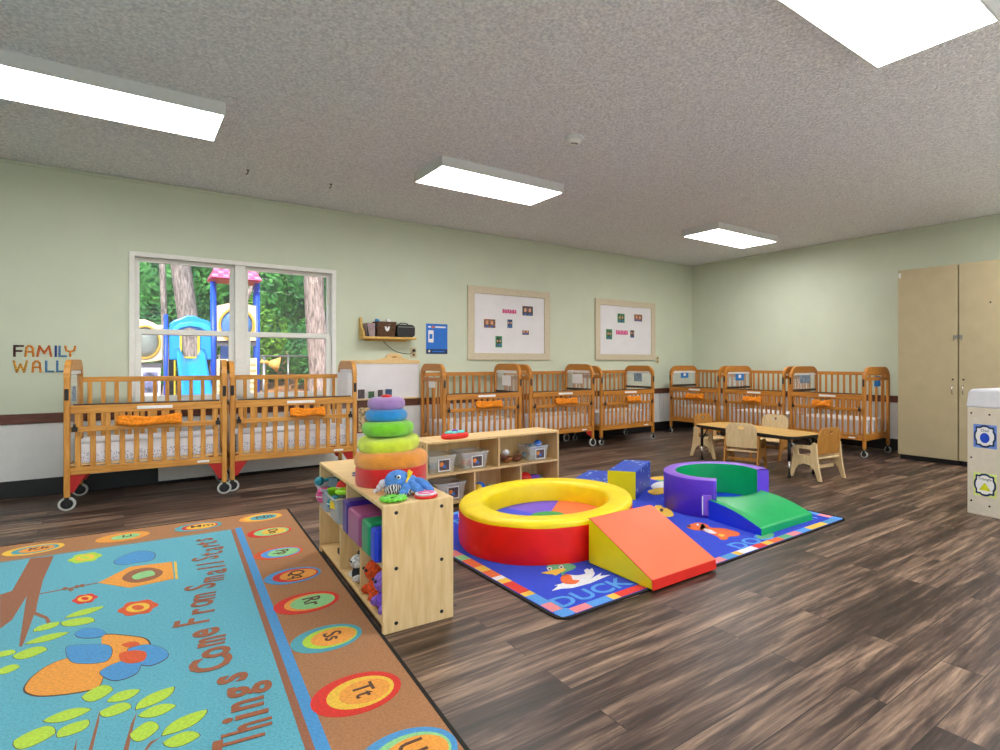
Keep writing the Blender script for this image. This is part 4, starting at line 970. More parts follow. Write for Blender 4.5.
def toy(kind, loc, s, c, label, rz=0., name=None, cat='toy'):
    m = TOYC[CN.index(c)]; b = MB()
    if kind == 'ball': b.ball((0, 0, 0), s, m, 20, 12); b.lathe([(s * 1.005, -.06 * s), (s * 1.02, 0), (s * 1.005, .06 * s)], PAPER, n=24); nm = 'toy_ball'
    elif kind == 'ring': b.lathe([(s * (.72 + .28 * math.cos(t)), .28 * s * math.sin(t)) for t in (2 * PI * i / 10 for i in range(10))], m, n=24, closed=True); nm = 'toy_ring'
    elif kind == 'block': b.box(-s, s, -s * .7, s * .7, -s * .6, s * .6, m); nm = 'toy_block'
    elif kind == 'cup': b.lathe([(0, -s * .8), (s * .6, -s * .8), (s * .85, s * .8), (s * .9, s * .8), (s * .9, s * .9), (s * .75, s * .85), (s * .5, -s * .7), (0, -s * .7)], m, n=20); nm = 'toy_cup'
    elif kind == 'rattle': b.cyl((-s, 0, 0), (s, 0, 0), s * .22, m, n=10); b.ball((-s, 0, 0), s * .5, m, 14, 8); b.ball((s, 0, 0), s * .38, PAPER, 14, 8); nm = 'toy_rattle'
    elif kind == 'car': b.prism([(-s, -.3 * s), (s, -.3 * s), (s, .1 * s), (.5 * s, .15 * s), (.3 * s, .5 * s), (-.4 * s, .5 * s), (-.6 * s, .15 * s), (-s, .1 * s)], -.4 * s, .4 * s, m, 'xz'); [b.cyl((x, -.45 * s, -.3 * s), (x, .45 * s, -.3 * s), .24 * s, BLACK, n=14) for x in (-.55 * s, .55 * s)]; nm = 'toy_car'
    o = b.build(name or nm, bevel=.004 if kind in ('block', 'car') else 0); o.location = loc; o.rotation_euler = (random.uniform(-.2, .2) if kind in ('ring', 'rattle') else 0, 0, rz)
    return tag(o, label, cat)
BING = clear('grey_tub_plastic', 'ccd6de', .5, .3)
# shelf A upper left compartment: two tubs
bin_(pa(1.20, .10, .294), RZA, .22, .26, .135, BING, 'grey tub of toys at the far end of the shelf beside the alphabet rug', False)
bin_(pa(.90, .10, .294), RZA, .22, .26, .135, BING, 'grey tub with red and green toys next to the purple block', False)
k = 0
for t0, lst, who in ((1.20, [('block', 'grey', -.03, .06, .13, .035), ('rattle', 'teal', .03, .02, .135, .045), ('ball', 'green', -.05, .15, .135, .03), ('cup', 'grey', .05, .13, .135, .035), ('ball', 'pink', .0, .0, .05, .04), ('rattle', 'pink', -.06, -.0, .09, .03)], 'far tub'),
                    (.90, [('car', 'red', -.03, .08, .14, .05), ('block', 'green', .05, .14, .14, .03), ('ball', 'red', .045, .05, .14, .034), ('ring', 'lime', -.06, .03, .135, .04), ('block', 'yellow', -.055, .0, .07, .03), ('ball', 'teal', .03, .0, .06, .034), ('car', 'orange', .0, .16, .15, .045), ('cup', 'lime', .07, -.0, .10, .03)], 'nearer tub')):
    for kd, c, dt, dd, z, s in lst:
        toy(kd, pa(t0 + dt, .0 + dd, .325 + z), s * 1.2, c, '%s toy %s %s in the %s beside the alphabet rug' % (c, kd, 'low down' if z < .12 else ('at the back' if dd > .1 else 'on top'), who), random.uniform(0, 3))
# vinyl blocks
for t0, wd_, h_, hx, nm in ((.60, .11, .168, '3c1f86', 'dark purple'), (.425, .232, .150, 'a04c80', 'mauve'), (.21, .13, .150, '14925e', 'green'), (.085, .08, .145, '1238d0', 'blue')):
    o = MB().box(-wd_ / 2, wd_ / 2, 0, .27, 0, h_, mat('vinyl_' + nm.replace(' ', '_'), hx, .3, .05, 6, .1, 20)).build('foam_block', bevel=.016, seg=3)
    o.location = pa(t0, -.022, .294); o.rotation_euler.z = RZA
    tag(o, nm + ' vinyl foam block on the upper level of the shelf by the alphabet rug', 'block')
toy('ball', pa(.76, .17, .30 + .045), .045, 'blue', 'blue ball behind the purple block in the shelf')
# lower level
o = MB().lathe([(0, 0), (.085, 0), (.09, .01), (.085, .02), (0, .022)], TOYC[4], n=32).lathe([(.085, -.002), (.092, .01), (.085, .024)], TOYC[0], n=32).build('toy_drum')
o.location = pa(.90, .10, .145); o.rotation_euler = (0, R(90), RZA + R(10)); tag(o, 'teal disc with a red edge standing in the lower shelf, far compartment', 'toy')
o = MB().box(-.05, .05, -.03, .03, 0, .03, BLACK).box(-.03, .0, -.034, -.03, .005, .025, TOYC[7]).build('toy_train', bevel=.005); o.location = pa(1.08, .10, .049); tag(o, 'small dark toy lying in the far lower compartment', 'toy')
def plush(loc, rz, s, c1, c2, label, name='plush_toy'):
    b = MB(); m1 = mat('plush_' + c1, c1, .95, .25, 80, .6, 200); m2 = mat('plush_' + c2, c2, .95, .3, 80, .6, 200)
    b.ball((0, 0, .05 * s), (.055 * s, .05 * s, .05 * s), m1); b.ball((0, -.02 * s, .12 * s), (.042 * s, .04 * s, .04 * s), m2)
    for x in (-1, 1): b.ball((x * .05 * s, -.03 * s, .035 * s), (.022 * s, .03 * s, .02 * s), m2, 12, 8); b.ball((x * .035 * s, 0, .155 * s), (.016 * s, .012 * s, .02 * s), m1, 12, 8)
    for x in (-1, 1): b.ball((x * .015 * s, -.058 * s, .13 * s), .006 * s, INK, 8, 6)
    o = b.build(name); o.location = loc; o.rotation_euler.z = rz; return tag(o, label, 'plush toy')
plush(pa(.575, .05, .049), RZA, .85, '222228', 'e8e8e8', 'black and white plush toy in the middle lower compartment of the left shelf')
plush(pa(.50, .11, .049), RZA, 1.0, '8a60c8', 'e8622a', 'purple and orange plush toy in the middle lower compartment behind the black one')
plush(pa(.275, .065, .049), RZA, 1.2, 'e8521a', 'e8521a', 'orange plush toy in the nearest lower compartment')
plush(pa(.105, .062, .049), RZA, 1.2, '7848d0', '9a70e0', 'violet plush toy beside the near end panel in the lower shelf')
for i, (t_, z_) in enumerate(((.26, .17), (.14, .20), (.07, .12))):
    pass
# ring tower on shelf A
def tower():
    cx, cy, z = pa(.50, .18, HA)
    r = thing('stacking_ring_tower', 'stacked fabric ring tower in rainbow colours standing on the shelf by the alphabet rug', 'stacking toy', (cx, cy, z + .001))
    def pl(k, c): return mat('plush_ring_' + k, c, .95, .10, 18, .7, 220, sheen=.4)
    MB().lathe([(0, 0), (.165, 0), (.170, .01), (.170, .085), (.16, .095), (0, .095)], pl('red', 'e01010'), n=48).build('base', r)
    for nm, c, rad, z0, z1, dx, tl in (('orange', 'fa9c30', .176, .070, .165, 0, .03), ('lime', 'dcee38', .149, .160, .237, .006, -.09), ('green', '80d824', .124, .236, .312, -.004, .02), ('blue', '1a94e0', .101, .308, .372, .002, 0), ('lilac', 'b48cd0', .090, .368, .432, .004, 0)):
        a = (z1 - z0) / 2; zc = (z0 + z1) / 2; pr = [(rad - a * 1.1 + a * 1.1 * math.cos(t), a * (abs(math.sin(t)) ** .8) * (1 if math.sin(t) > 0 else -1)) for t in (-PI / 2 + PI * i / 14 for i in range(15))]
        pr = [(.02, -a)] + pr + [(.02, a)]
        o = MB().lathe(pr, pl(nm, c), n=64, wob=.006).build('ring', r); lean = {'lilac': .026, 'blue': .026, 'green': .017, 'lime': .013}.get(nm, 0); o.location = (-.769 * lean, .639 * lean, zc); o.rotation_euler = (0, tl, AZ); o['label'] = nm + ' plush ring'
    MB().lathe([(0, 0), (.026, 0), (.026, .006), (.02, .014), (0, .016)], pl('red', 'e01010'), n=24).build('cap', r).location = (-.020, .0166, .430)
tower()
# plush blue dog lying on shelf A
def blue_plush():
    x, y, z = pa(.20, .15, HA); m = mat('plush_blue', '5c98ea', .95, .12, 60, .6, 200); wq = mat('plush_white', 'dcd8e4', .95, .1, 60, .6, 200)
    PAT = bpy.data.materials.new('black_white_swirl'); PAT.use_nodes = True; n = PAT.node_tree.nodes; l = PAT.node_tree.links
    wv = n.new('ShaderNodeTexWave'); wv.inputs['Scale'].default_value = 28; wv.inputs['Distortion'].default_value = 9; tc = n.new('ShaderNodeTexCoord'); rp = n.new('ShaderNodeValToRGB'); rp.color_ramp.elements[0].position = .48; rp.color_ramp.elements[1].position = .55
    rp.color_ramp.elements[0].color = (.012, .012, .015, 1); rp.color_ramp.elements[1].color = (.75, .75, .75, 1); l.new(tc.outputs['Object'], wv.inputs[0]); l.new(wv.outputs[0], rp.inputs[0]); l.new(rp.outputs[0], n['Principled BSDF'].inputs['Base Color'])
    r = thing('plush_animal', 'blue plush animal with black and white patterned ear before the ring tower', 'plush toy', (x, y, z + .001), AZ - PI / 2); r.scale = (.92, .92, .92)
    # local x = right in the picture, y = away
    b = MB(); rot = Matrix.Rotation(R(-12), 3, 'Y')
    b.ball((-.035, 0, .065), (.062, .05, .052), m, 28, 18, rot); b.ball((.02, .01, .05), (.05, .045, .042), m); b.ball((.062, .015, .04), (.05, .045, .036), m)
    for p in ([(.05, -.03, .045), (.085, -.055, .035), (.110, -.06, .018)], [(.075, .0, .055), (.115, -.02, .045), (.148, -.03, .022)], [(.03, -.05, .04), (.025, -.075, .022), (.02, -.085, .012)]):
        rad = (.024, .021, .014)
        for i in range(2):
            b.cyl(p[i], p[i + 1], rad[i], m, rad[i + 1], n=14)
        for q, rr in zip(p, rad): b.ball(q, rr, m, 14, 8)
    b.build('body', r)
    MB().ball((-.100, -.012, .050), (.022, .02, .022), wq).ball((-.118, -.015, .030), (.016, .012, .02), wq).ball((-.136, -.018, .014), (.014, .010, .012), wq).build('muzzle', r)
    MB().ball((-.035, -.052, .028), (.048, .02, .027), PAT, rot=Matrix.Rotation(R(-10), 3, 'Y')).ball((.035, -.06, .02), (.03, .014, .018), PAT).build('patterned_ear', r)
    MB().ball((-.012, -.040, .088), .011, PAPER, 12, 8).ball((-.010, -.050, .089), .006, INK, 10, 6).ball((-.028, -.042, .092), .005, INK, 10, 6).build('eye', r)
    MB().tube([(.018, -.035, .045), (.030, -.02, .085), (.036, .01, .105)], .006, TOYC[7]).ball((.032, -.015, .10), (.010, .01, .022), TOYC[7]).build('yellow_collar', r)
    MB().box(.105, .130, -.078, -.066, .008, .022, PAT).box(.02, .045, -.095, -.085, .0, .02, PAT).build('patterned_paw', r, bevel=.004)
blue_plush()
def teether():
    x, y, z = pa(.075, .065, HA); r = thing('teether_ring', 'lime green knobbly ring lying flat on the near end of the shelf', 'toy', (x, y, z + .012))
    lm = mat('lime_rubber', '6fd03c', .5, .1, 60); b = MB().lathe([(.032 + .020 * math.cos(t), .010 * math.sin(t)) for t in (2 * PI * i / 12 for i in range(12))], lm, n=40, closed=True)
    for i in range(14): a = 2 * PI * i / 14; b.ball((.050 * math.cos(a), .050 * math.sin(a), 0), (.009, .009, .009), lm, 8, 6)
    b.build('ring', r)
    d = MB()
    for a in (.7, 2.6, 4.2): d.ball((.033 * math.cos(a), .033 * math.sin(a), .010), (.008, .006, .003), mat('dark_green', '1c5a30', .6), 10, 6)
    d.build('dots', r)
    x, y, z = pa(.06, .205, HA); r = thing('toy_disc', 'round white and red toy disc on the near right corner of the shelf top', 'toy', (x, y, z + .001)); r.scale = (.88, .88, .9)
    MB().lathe([(0, 0), (.054, 0), (.058, .006), (.056, .013), (0, .013)], TOYC[0], n=36).build('base', r)
    MB().lathe([(.048, .013), (.054, .016), (.054, .022), (.046, .024), (0, .022)], mat('rose_white', 'e4d4dc', .5, .1), n=36).build('cover', r)
    MB().lathe([(.020, .0225), (.024, .0262), (.040, .0262), (.042, .0225)], TOYC[3], n=30).build('pink_rim', r)
teether()
# book and teal toy left of the tower
r = thing('board_book', 'blue and white board book lying left of the ring tower on the shelf', 'book', pa(.78, .13, HA + .001), R(40))
MB().box(-.06, .06, -.05, .05, 0, .004, mat('book_blue', '1f3fa0', .4)).box(-.06, .06, -.05, .05, .014, .018, mat('book_blue', '1f3fa0', .4)).build('cover', r, bevel=.001)
MB().box(-.056, .058, -.048, .048, .004, .014, PAPER).build('pages', r)
toy('cup', pa(.95, .2, HA + .036), .045, 'teal', 'teal cup standing behind the ring tower', name='teal_cup', cat='cup')

# shelf B contents
zt = .262 + .019
def bp_(x, d, z): return pb(x, d, z)
RB_ = R(1.1)
bin_(bp_(.16, .17, zt), RB_, .235, .26, .135, BIN, 'clear bin with a picture label, leftmost on the upper level of the far shelf')
bin_(bp_(.45, .17, zt), RB_, .235, .26, .135, BIN, 'clear bin with a picture label, second on the upper level of the far shelf')
bin_(bp_(1.08, .15, zt), RB_, .21, .20, .125, BIN, 'clear bin heaped with toys at the upper right end of the far shelf')
bin_(bp_(.24, .17, .049), RB_, .25, .25, .14, BIN, 'clear bin in the lower left compartment of the far shelf')
for i, (x, c, kd, z) in enumerate(((.12, 'teal', 'block', .04), (.19, 'green', 'ball', .04), (.42, 'orange', 'block', .035), (.48, 'pink', 'ball', .04))):
    toy(kd, bp_(x, .17, zt + z), .033, c, '%s %s inside the %s clear bin of the far shelf' % (c, kd, 'leftmost' if x < .3 else 'second'), i)
for x, d, z, c, kd, s in ((1.11, .12, .135, 'blue', 'ball', .036), (1.03, .10, .125, 'grey', 'block', .03), (1.04, .17, .11, 'grey', 'rattle', .04), (1.13, .18, .10, 'purple', 'block', .03), (1.0, .15, .05, 'grey', 'block', .03), (1.12, .12, .05, 'orange', 'ball', .03)):
    toy(kd, bp_(x, d, zt + z), s, c, '%s toy %s %s the clear bin heaped with toys' % (c, kd, 'on top of' if z > .1 else 'inside'), .4)
# brown wooden bowl toys
def bowl(x, label, s=1., m=None, tilt=0):
    o = MB().lathe([(0, 0), (.03 * s, 0), (.06 * s, .03 * s), (.068 * s, .06 * s), (.062 * s, .06 * s), (.052 * s, .03 * s), (0, .008 * s)], m or AMBP, n=28).build('toy_bowl'); o.location = bp_(x, .13, zt + (.02 if tilt else 0)); o.rotation_euler.y = tilt; return tag(o, label, 'bowl')
BRN = mat('brown_leather', '6a3a22', .6, .2, 30); TAN = mat('tan_wood', '9a6234', .5, .2, 30)
bowl(.73, 'brown bowl lying at the left of the upper right compartment, far shelf', 1., BRN, .3); bowl(.79, 'small tan bowl with a pale inside beside the brown bowl', .8, TAN)
o = MB().ball((0, 0, .03), (.045, .035, .03), BRN).ball((.03, 0, .05), (.02, .02, .018), TAN).build('wooden_toy'); o.location = bp_(.885, .11, zt); tag(o, 'rounded brown toy between the bowls and the heaped bin', 'toy')
o = MB().ball((0, 0, .028), (.034, .03, .028), PAPER).build('white_shaker'); o.location = bp_(.80, .16, zt + .055); tag(o, 'white rounded toy in the tan bowl', 'toy')
toy('ball', bp_(.985, .14, .049 + .062), .062, 'red', 'shiny red ball in the lower right compartment of the far shelf')
toy('block', bp_(1.095, .17, .049 + .055), .045, 'purple', 'purple toy block beside the red ball in the far shelf')
toy('ball', bp_(1.17, .18, .049 + .035), .035, 'grey', 'grey ball right of the purple block in the far shelf')
o = MB().ball((0, 0, .055), .055, TOYC[6], 24, 14).ball((-.018, -.018, .055), (.042, .042, .045), TOYC[7], 20, 12).build('toy_globe'); o.location = bp_(.50, .08, .049); tag(o, 'blue and yellow ball in the middle lower compartment of the far shelf', 'ball')
toy('car', bp_(.64, .14, .049 + .03), .06, 'grey', 'dark toy car in the middle lower compartment of the far shelf')
for x, c in ((.18, 'grey'), (.27, 'grey')): toy('block', bp_(x, .15, .049 + .04), .035, c, 'grey block in the lower left bin, %s one' % ('left' if x < .2 else 'right'))
# red and teal toy on top of shelf B
r = thing('toy_keyboard', 'red toy with a teal top on the left of the far shelf top', 'toy', (*bp_(.30, .12, HB)[:2], HB + .001), .2); r.scale = (1.08, 1.08, 1.05)
MB().lathe([(0, 0), (.085, 0), (.095, .012), (.09, .035), (.075, .04), (0, .04)], TOYC[0], n=32, ex=1.2, ey=.8).build('base', r)
b = MB()
for i in range(6): a = i * PI / 3; b.ball((.06 * math.cos(a), .035 * math.sin(a), .045), (.03, .022, .012), mat('aqua', '6fd4cc', .5), 12, 8)
b.build('teal_petals', r); MB().ball((0, 0, .055), (.02, .02, .014), TOYC[9]).build('purple_button', r)

# ================================================================== TABLE AND CHAIRS
def table():
    p = [gp(698, 424.5, .42).xy, gp(722, 421.3, .42).xy, gp(820, 433, .42).xy, gp(795, 438, .42).xy]
    cx, cy = 5.39, 3.94; rz = R(-6.5)
    r = thing('toddler_table', 'low rectangular toddler table with a yellow wood-look top and black legs', 'table', (cx, cy, 0), rz)
    a, c = .255, .73
    MB().prism(rrect(-a, a, -c, c, .10, 6), .398, .420, LAM, 'xy', m2=BLACK).build('tabletop', r)
    MB().prism(rrect(-a - .002, a + .002, -c - .002, c + .002, .10, 6), .394, .417, BLACK, 'xy', holes=[rrect(-a + .001, a - .001, -c + .001, c - .001, .099, 6)]).build('edge_band', r)
    MB().box(-a + .06, a - .06, -c + .1, c - .1, .375, .397, BLACK).build('frame', r)
    for sx in (-1, 1):
        for sy in (-1, 1):
            x, y = sx * .19, sy * .64
            l = MB(); l.cyl((x, y, .17), (x - sx * .0, y, .395), .017, BLACK, n=14); l.cyl((x, y, .035), (x, y, .17), .012, CHROME, n=14); l.cyl((x, y, 0), (x, y, .035), .017, BLACK, n=14)
            l.cyl((x - sx * .06, y - sy * .05, .39), (x, y, .24), .008, BLACK, n=8); l.build('leg', r)
table()
def chair(x, y, rz, label, frame, backm):
    """faces local -y... back panel at +y"""
    r = thing('toddler_chair', label, 'chair', (x, y, 0), rz, 'toddler chairs around the low table'); W2 = .18; t = .018
    side = [(-.20, 0), (-.155, 0), (-.13, .07), (-.09, .125), (-.02, .15), (.06, .14), (.11, .10), (.15, .0), (.195, 0), (.165, .12), (.145, .24), (.135, .36), (.10, .37), (.06, .335), (-.06, .33), (-.13, .325), (-.155, .30), (-.15, .22), (-.17, .12)]
    for s in (-1, 1):
        xa = s * W2 - (t / 2); MB().prism(side, xa, xa + t, frame, 'yz', holes=[rrect(-.09, .07, .235, .295, .025, 4)]).build('side_frame', r, bevel=.003)
    MB().prism(rrect(-W2 + t / 2, W2 - t / 2, -.13, .13, .02, 3), .205, .220, PALE, 'xy').build('seat', r, bevel=.003)
    M = Matrix.Translation((0, .118, .25)) @ Matrix.Rotation(R(-8), 4, 'X')
    b = MB(); b.M = M; b.prism(rrect(-W2 + .012, W2 - .012, 0, .265, .085, 7, (0, 1, 1, 0)), -.008, .008, backm, 'xz', holes=[ell(0, .215, .038, .016, 20)]).build('backrest', r, bevel=.003)
    MB().box(-W2 + .01, W2 - .01, .05, .065, .10, .135, frame).build('stretcher', r, bevel=.003)
    return r
chair(5.60, 4.72, R(2), 'amber-backed toddler chair at the far left end of the low table', PALE, AMBP)
chair(5.175, 3.90, R(110), 'pale toddler chair in front of the low table with its back to the camera', AMBP, PALE)
chair(6.03, 4.17, R(-78), 'pale-backed toddler chair on the far side of the low table, facing the camera', AMBP, PALE)
chair(5.39, 3.17, R(172), 'amber-backed toddler chair at the right end of the low table', PALE, AMBP)

# ================================================================== OUTSIDE
GRD = mat('dry_soil', 'b07a4c', .95, .3, 3, .5, 20)
tag(MB().prism([(YW + .15, -.3), (40, -.3), (40, 3.2), (12, .02), (YW + .15, .02)], -14, 22, GRD, 'yz').build('ground'), kind='structure')
tag(MB().box(-14, 22, -22, Y0 - .15, -.3, -.12, mat('pale_concrete', 'c4c0b8', .9, .06, 2)).build('ground'), kind='structure')
tag(MB().box(X0 - .15, XW + .3, YW + .15, YW + .19, -.3, -.02, mat('concrete', '8a8884', .9, .1)).build('foundation'), kind='structure')
def cw(X, Y, y): return wp(130 + X / 4.686, 250 + Y / 4.686, y)
def xz(P, y): return [(cw(X, Y, y).x, cw(X, Y, y).z) for X, Y in P]
PB = mat('play_blue', '1553d8', .4, .04); PL = mat('play_azure', '1f9cf0', .35, .04); PR = mat('play_red', 'd8203c', .4, .05); PP = mat('play_pink', 'ec6a98', .45, .12, 20)
CRM = mat('play_cream', 'f0dcb4', .5, .04); OCH = mat('play_ochre', 'd8a83a', .5, .06); WINB = mat('bubble_blue', '5a86c8', .25, .1, 5); GRYW = mat('bubble_grey', '98a098', .25, .15, 5)
def playset():
    y = 11.0; o = cw(300, 700, y)
    r = thing('play_structure', 'blue, cream and pink playground structure with a slide outside the window', 'playground structure', (0, 0, 0))
    def post(X0_, X1_, Y, yy, nm='post', m=PB):
        a = cw(X0_, Y, yy); c = cw(X1_, Y, yy); rad = (c.x - a.x) / 2
        MB().cyl(((a.x + c.x) / 2, yy, .02), ((a.x + c.x) / 2, yy, a.z), rad, m, n=18).ball(((a.x + c.x) / 2, yy, a.z), (rad, rad, rad * .5), m).build(nm, r)
    post(376, 403, 150, y); post(583, 609, 150, y); post(158, 178, 305, y)
    a = cw(575, 160, y + 1.5); post(576, 594, 150, y + .35); post(392, 406, 150, y + .35)
    # roof
    P0, P1 = cw(363, 160, y - .1), cw(617, 160, y - .1); t = cw(490, 88, y + .75); b = MB(); zr = P0.z; x0, x1 = P0.x, P1.x; ya, yb = y - .25, y + .40; zr = cw(490, 150, y).z; x0 += .05; x1 -= .03
    zt = cw(490, 86, y).z; zm = cw(490, 143, y).z
    ix = (x1 - x0) * .09
    b.add([(x0, ya, zr), (x1, ya, zr), (x1, yb, zr), (x0, yb, zr), (x0, ya, zm), (x1, ya, zm), (x1, yb, zm), (x0, yb, zm)], [(0, 3, 2, 1), (0, 1, 5, 4), (1, 2, 6, 5), (2, 3, 7, 6), (3, 0, 4, 7)], PR)
    b.build('roof_edge', r, bevel=.02)
    b = MB(); e = .02; b.add([(x0 - e, ya - e, zm), (x1 + e, ya - e, zm), (x1 + e, yb + e, zm), (x0 - e, yb + e, zm), (x0 + ix, ya + .24, zt), (x1 - ix, ya + .24, zt), (x1 - ix, yb - .24, zt), (x0 + ix, yb - .24, zt)], [(0, 3, 2, 1), (4, 5, 6, 7), (0, 1, 5, 4), (1, 2, 6, 5), (2, 3, 7, 6), (3, 0, 4, 7)], PP)
    for k in range(3):
        f = (k + .5) / 3.2; zz = zm + (zt - zm) * f; yy = ya - e + (.24 + e) * f
        for i in range(9): xx = x0 + ix * f + (x1 - x0 - 2 * ix * f) * (i + .5) / 9; b.box(xx - .05, xx + .035, yy - .012, yy + .06, zz - .015, zz + .02, mat('play_rose', 'd8587c', .5) if (i + k) % 2 else mat('play_blush', 'f0a8c0', .5))
    b.build('roof', r, bevel=.01)
    # arch panel with opening
    out = [(184, 515), (184, 345), (205, 330), (235, 320), (262, 308), (300, 308), (330, 322), (365, 333), (380, 345), (380, 515)]
    hole = [(236, 505), (236, 390), (248, 372), (275, 364), (305, 372), (320, 390), (320, 505)]
    MB().prism(xz(out, y), y - .06, y + .02, PL, 'xz', holes=[xz(hole, y)]).build('arch_panel', r, bevel=.02)
    MB().prism(xz([(195, 382), (205, 362), (230, 345), (285, 338), (345, 345), (370, 362), (376, 382), (350, 380), (325, 366), (280, 358), (240, 366), (215, 380)], y), y - .11, y - .06, mat('play_sky', '35b4f4', .35, .04), 'xz').build('arch_ridge', r, bevel=.01)
    MB().prism(xz([(231, 508), (231, 388), (240, 388), (240, 500), (314, 500), (314, 388), (324, 388), (324, 508)], y), y - .10, y - .06, mat('play_yellow', 'e8c82a', .45), 'xz').build('opening_trim', r)
    # slide
    T0 = cw(222, 512, y - .1); T1 = cw(344, 512, y - .1); xm0, xm1 = T0.x, T1.x; zT = T0.z; n = 16; b = MB(); V = []; Wd = xm1 - xm0
    for i in range(n + 1):
        t = i / n; yy = y - .1 - 2.0 * t; z = zT + (.22 - zT) * (t ** .9) - .06 * math.sin(PI * t)
        sp = 1; V += [(xm0 - .02, yy, z + .16), (xm0 + .03, yy, z + .17), (xm0 + .09, yy, z + .02), (xm0 + Wd / 2, yy, z), (xm1 - .09, yy, z + .02), (xm1 - .03, yy, z + .17), (xm1 + .02, yy, z + .16), (xm1 - .02, yy, z - .05), (xm0 + .02, yy, z - .05)]
    b.add(V, [(i * 9 + k, i * 9 + (k + 1) % 9, (i + 1) * 9 + (k + 1) % 9, (i + 1) * 9 + k) for i in range(n) for k in range(9)] + [tuple(range(9)), tuple(range(n * 9, n * 9 + 9))], PL, True)
    b.build('slide', r)
    # round window panels
    def round_panel(cx, cy, rx, ry, out, gm, yy):
        MB().prism(xz(out, yy), yy - .05, yy + .03, CRM, 'xz', holes=[xz(ell(cx, cy, rx, ry, 36), yy)]).build('window_panel', r, bevel=.012)
        MB().prism(xz(ell(cx, cy, rx * 1.12, ry * 1.08, 36), yy), yy - .07, yy - .05, OCH, 'xz', holes=[xz(ell(cx, cy, rx * .98, ry * .97, 36), yy)]).build('window_rim', r)
        c = cw(cx, cy, yy); e = cw(cx + rx, cy + ry, yy); MB().ball((c.x, yy - .0, c.z), (e.x - c.x, .10, c.z - e.z), gm, 28, 16).build('bubble_window', r)
    round_panel(497, 352, 76, 74, [(408, 425), (406, 262), (425, 258), (460, 250), (497, 246), (540, 252), (572, 262), (588, 262), (588, 425)], WINB, y - .02)
    round_panel(70, 432, 66, 72, [(-70, 350), (-40, 335), (20, 325), (70, 326), (110, 342), (128, 352), (152, 352), (152, 515), (120, 522), (60, 528), (-70, 525)], GRYW, y - .02)
    # lower pieces
    MB().prism(xz([(405, 425), (588, 425), (588, 450), (405, 450)], y), y - .04, y + .04, mat('deck_grey', '5a5860', .6), 'xz').build('deck', r)
    MB().prism(xz([(424, 450), (470, 450), (470, 512), (424, 512)], y), y - .04, y + .04, mat('play_navy', '1c3c78', .4, .1), 'xz').build('blue_panel', r)
    b = MB(); b.prism(xz([(404, 512), (590, 506), (590, 700), (404, 715)], y), y - .09, y - .02, CRM, 'xz')
    for k in range(6): Yk = 535 + k * 28; b.prism(xz([(560, Yk), (588, Yk), (588, Yk + 4), (560, Yk + 4)], y - .09), y - .10, y - .09, OCH, 'xz'); b.prism(xz([(410, Yk + 100), (478, Yk + 100), (478, Yk + 104), (410, Yk + 104)], y - .09), y - .10, y - .09, OCH, 'xz')
    b.build('cream_panel', r)
    b = MB(); b.prism(xz([(436, 540), (474, 540), (474, 620), (436, 620)], y - .09), y - .12, y - .09, mat('play_olive', 'b0b428', .5), 'xz')
    for k in range(3): b.prism(xz([(448, 548 + k * 24), (466, 548 + k * 24), (466, 566 + k * 24), (448, 566 + k * 24)], y - .12), y - .14, y - .12, NAVY, 'xz')
    b.build('counting_panel', r)
    for xa, xb in ((182, 210), (350, 372)): MB().prism(xz([(xa, 512), (xb, 512), (xb, 700), (xa, 700)], y + .3), y + .26, y + .34, mat('play_dark', '2c3030', .6), 'xz').build('side_panel', r)
    for xa in (205, 346): MB().prism(xz([(xa, 512), (xa + 7, 512), (xa + 7, 700), (xa, 700)], y), y - .04, y, mat('play_yellow', 'e8c82a', .45), 'xz').build('yellow_bar', r)
    b = MB(); b.prism(xz([(48, 552), (142, 552), (142, 705), (48, 705)], y), y - .05, y - .0, PAPER, 'xz'); b.prism(xz([(60, 572), (130, 572), (130, 668), (60, 668)], y - .05), y - .06, y - .05, mat('play_art', '9aa0d0', .5, .5, 8), 'xz'); b.build('activity_panel', r)
    MB().prism(xz([(40, 530), (150, 530), (150, 552), (40, 552)], y), y - .04, y, mat('deck_grey', '5a5860', .6), 'xz').build('deck', r)
    # talk tube horn
    a = cw(628, 500, y - .3); MB().cyl((a.x, y - .3, .02), (a.x, y - .3, a.z), .03, STEEL, n=12).build('tube_pole', r)
    a = cw(612, 520, y - .3); c = cw(650, 530, y - .3); e = cw(698, 538, y - .3); hm = mat('horn_yellow', 'f0b860', .45, .05)
    MB().tube([tuple(a), (c.x, y - .3, c.z)], .035, hm).cyl((c.x, y - .3, c.z), (e.x, y - .32, e.z), .035, hm, .13, n=20).build('talk_horn', r)
playset()
# fence rail
r = thing('fence', 'thin grey wire fence beyond the playground', 'fence', (0, 0, 0)); y = 15.5
a = cw(640, 497, y)
MB().cyl((-9, y, a.z), (12, y, a.z), .02, STEEL, n=8).build('top_rail', r)
b = MB()
for i in range(8): b.cyl((-9 + i * 3, y, 0), (-9 + i * 3, y, a.z + .05), .02, STEEL, n=10)
b.build('posts', r)
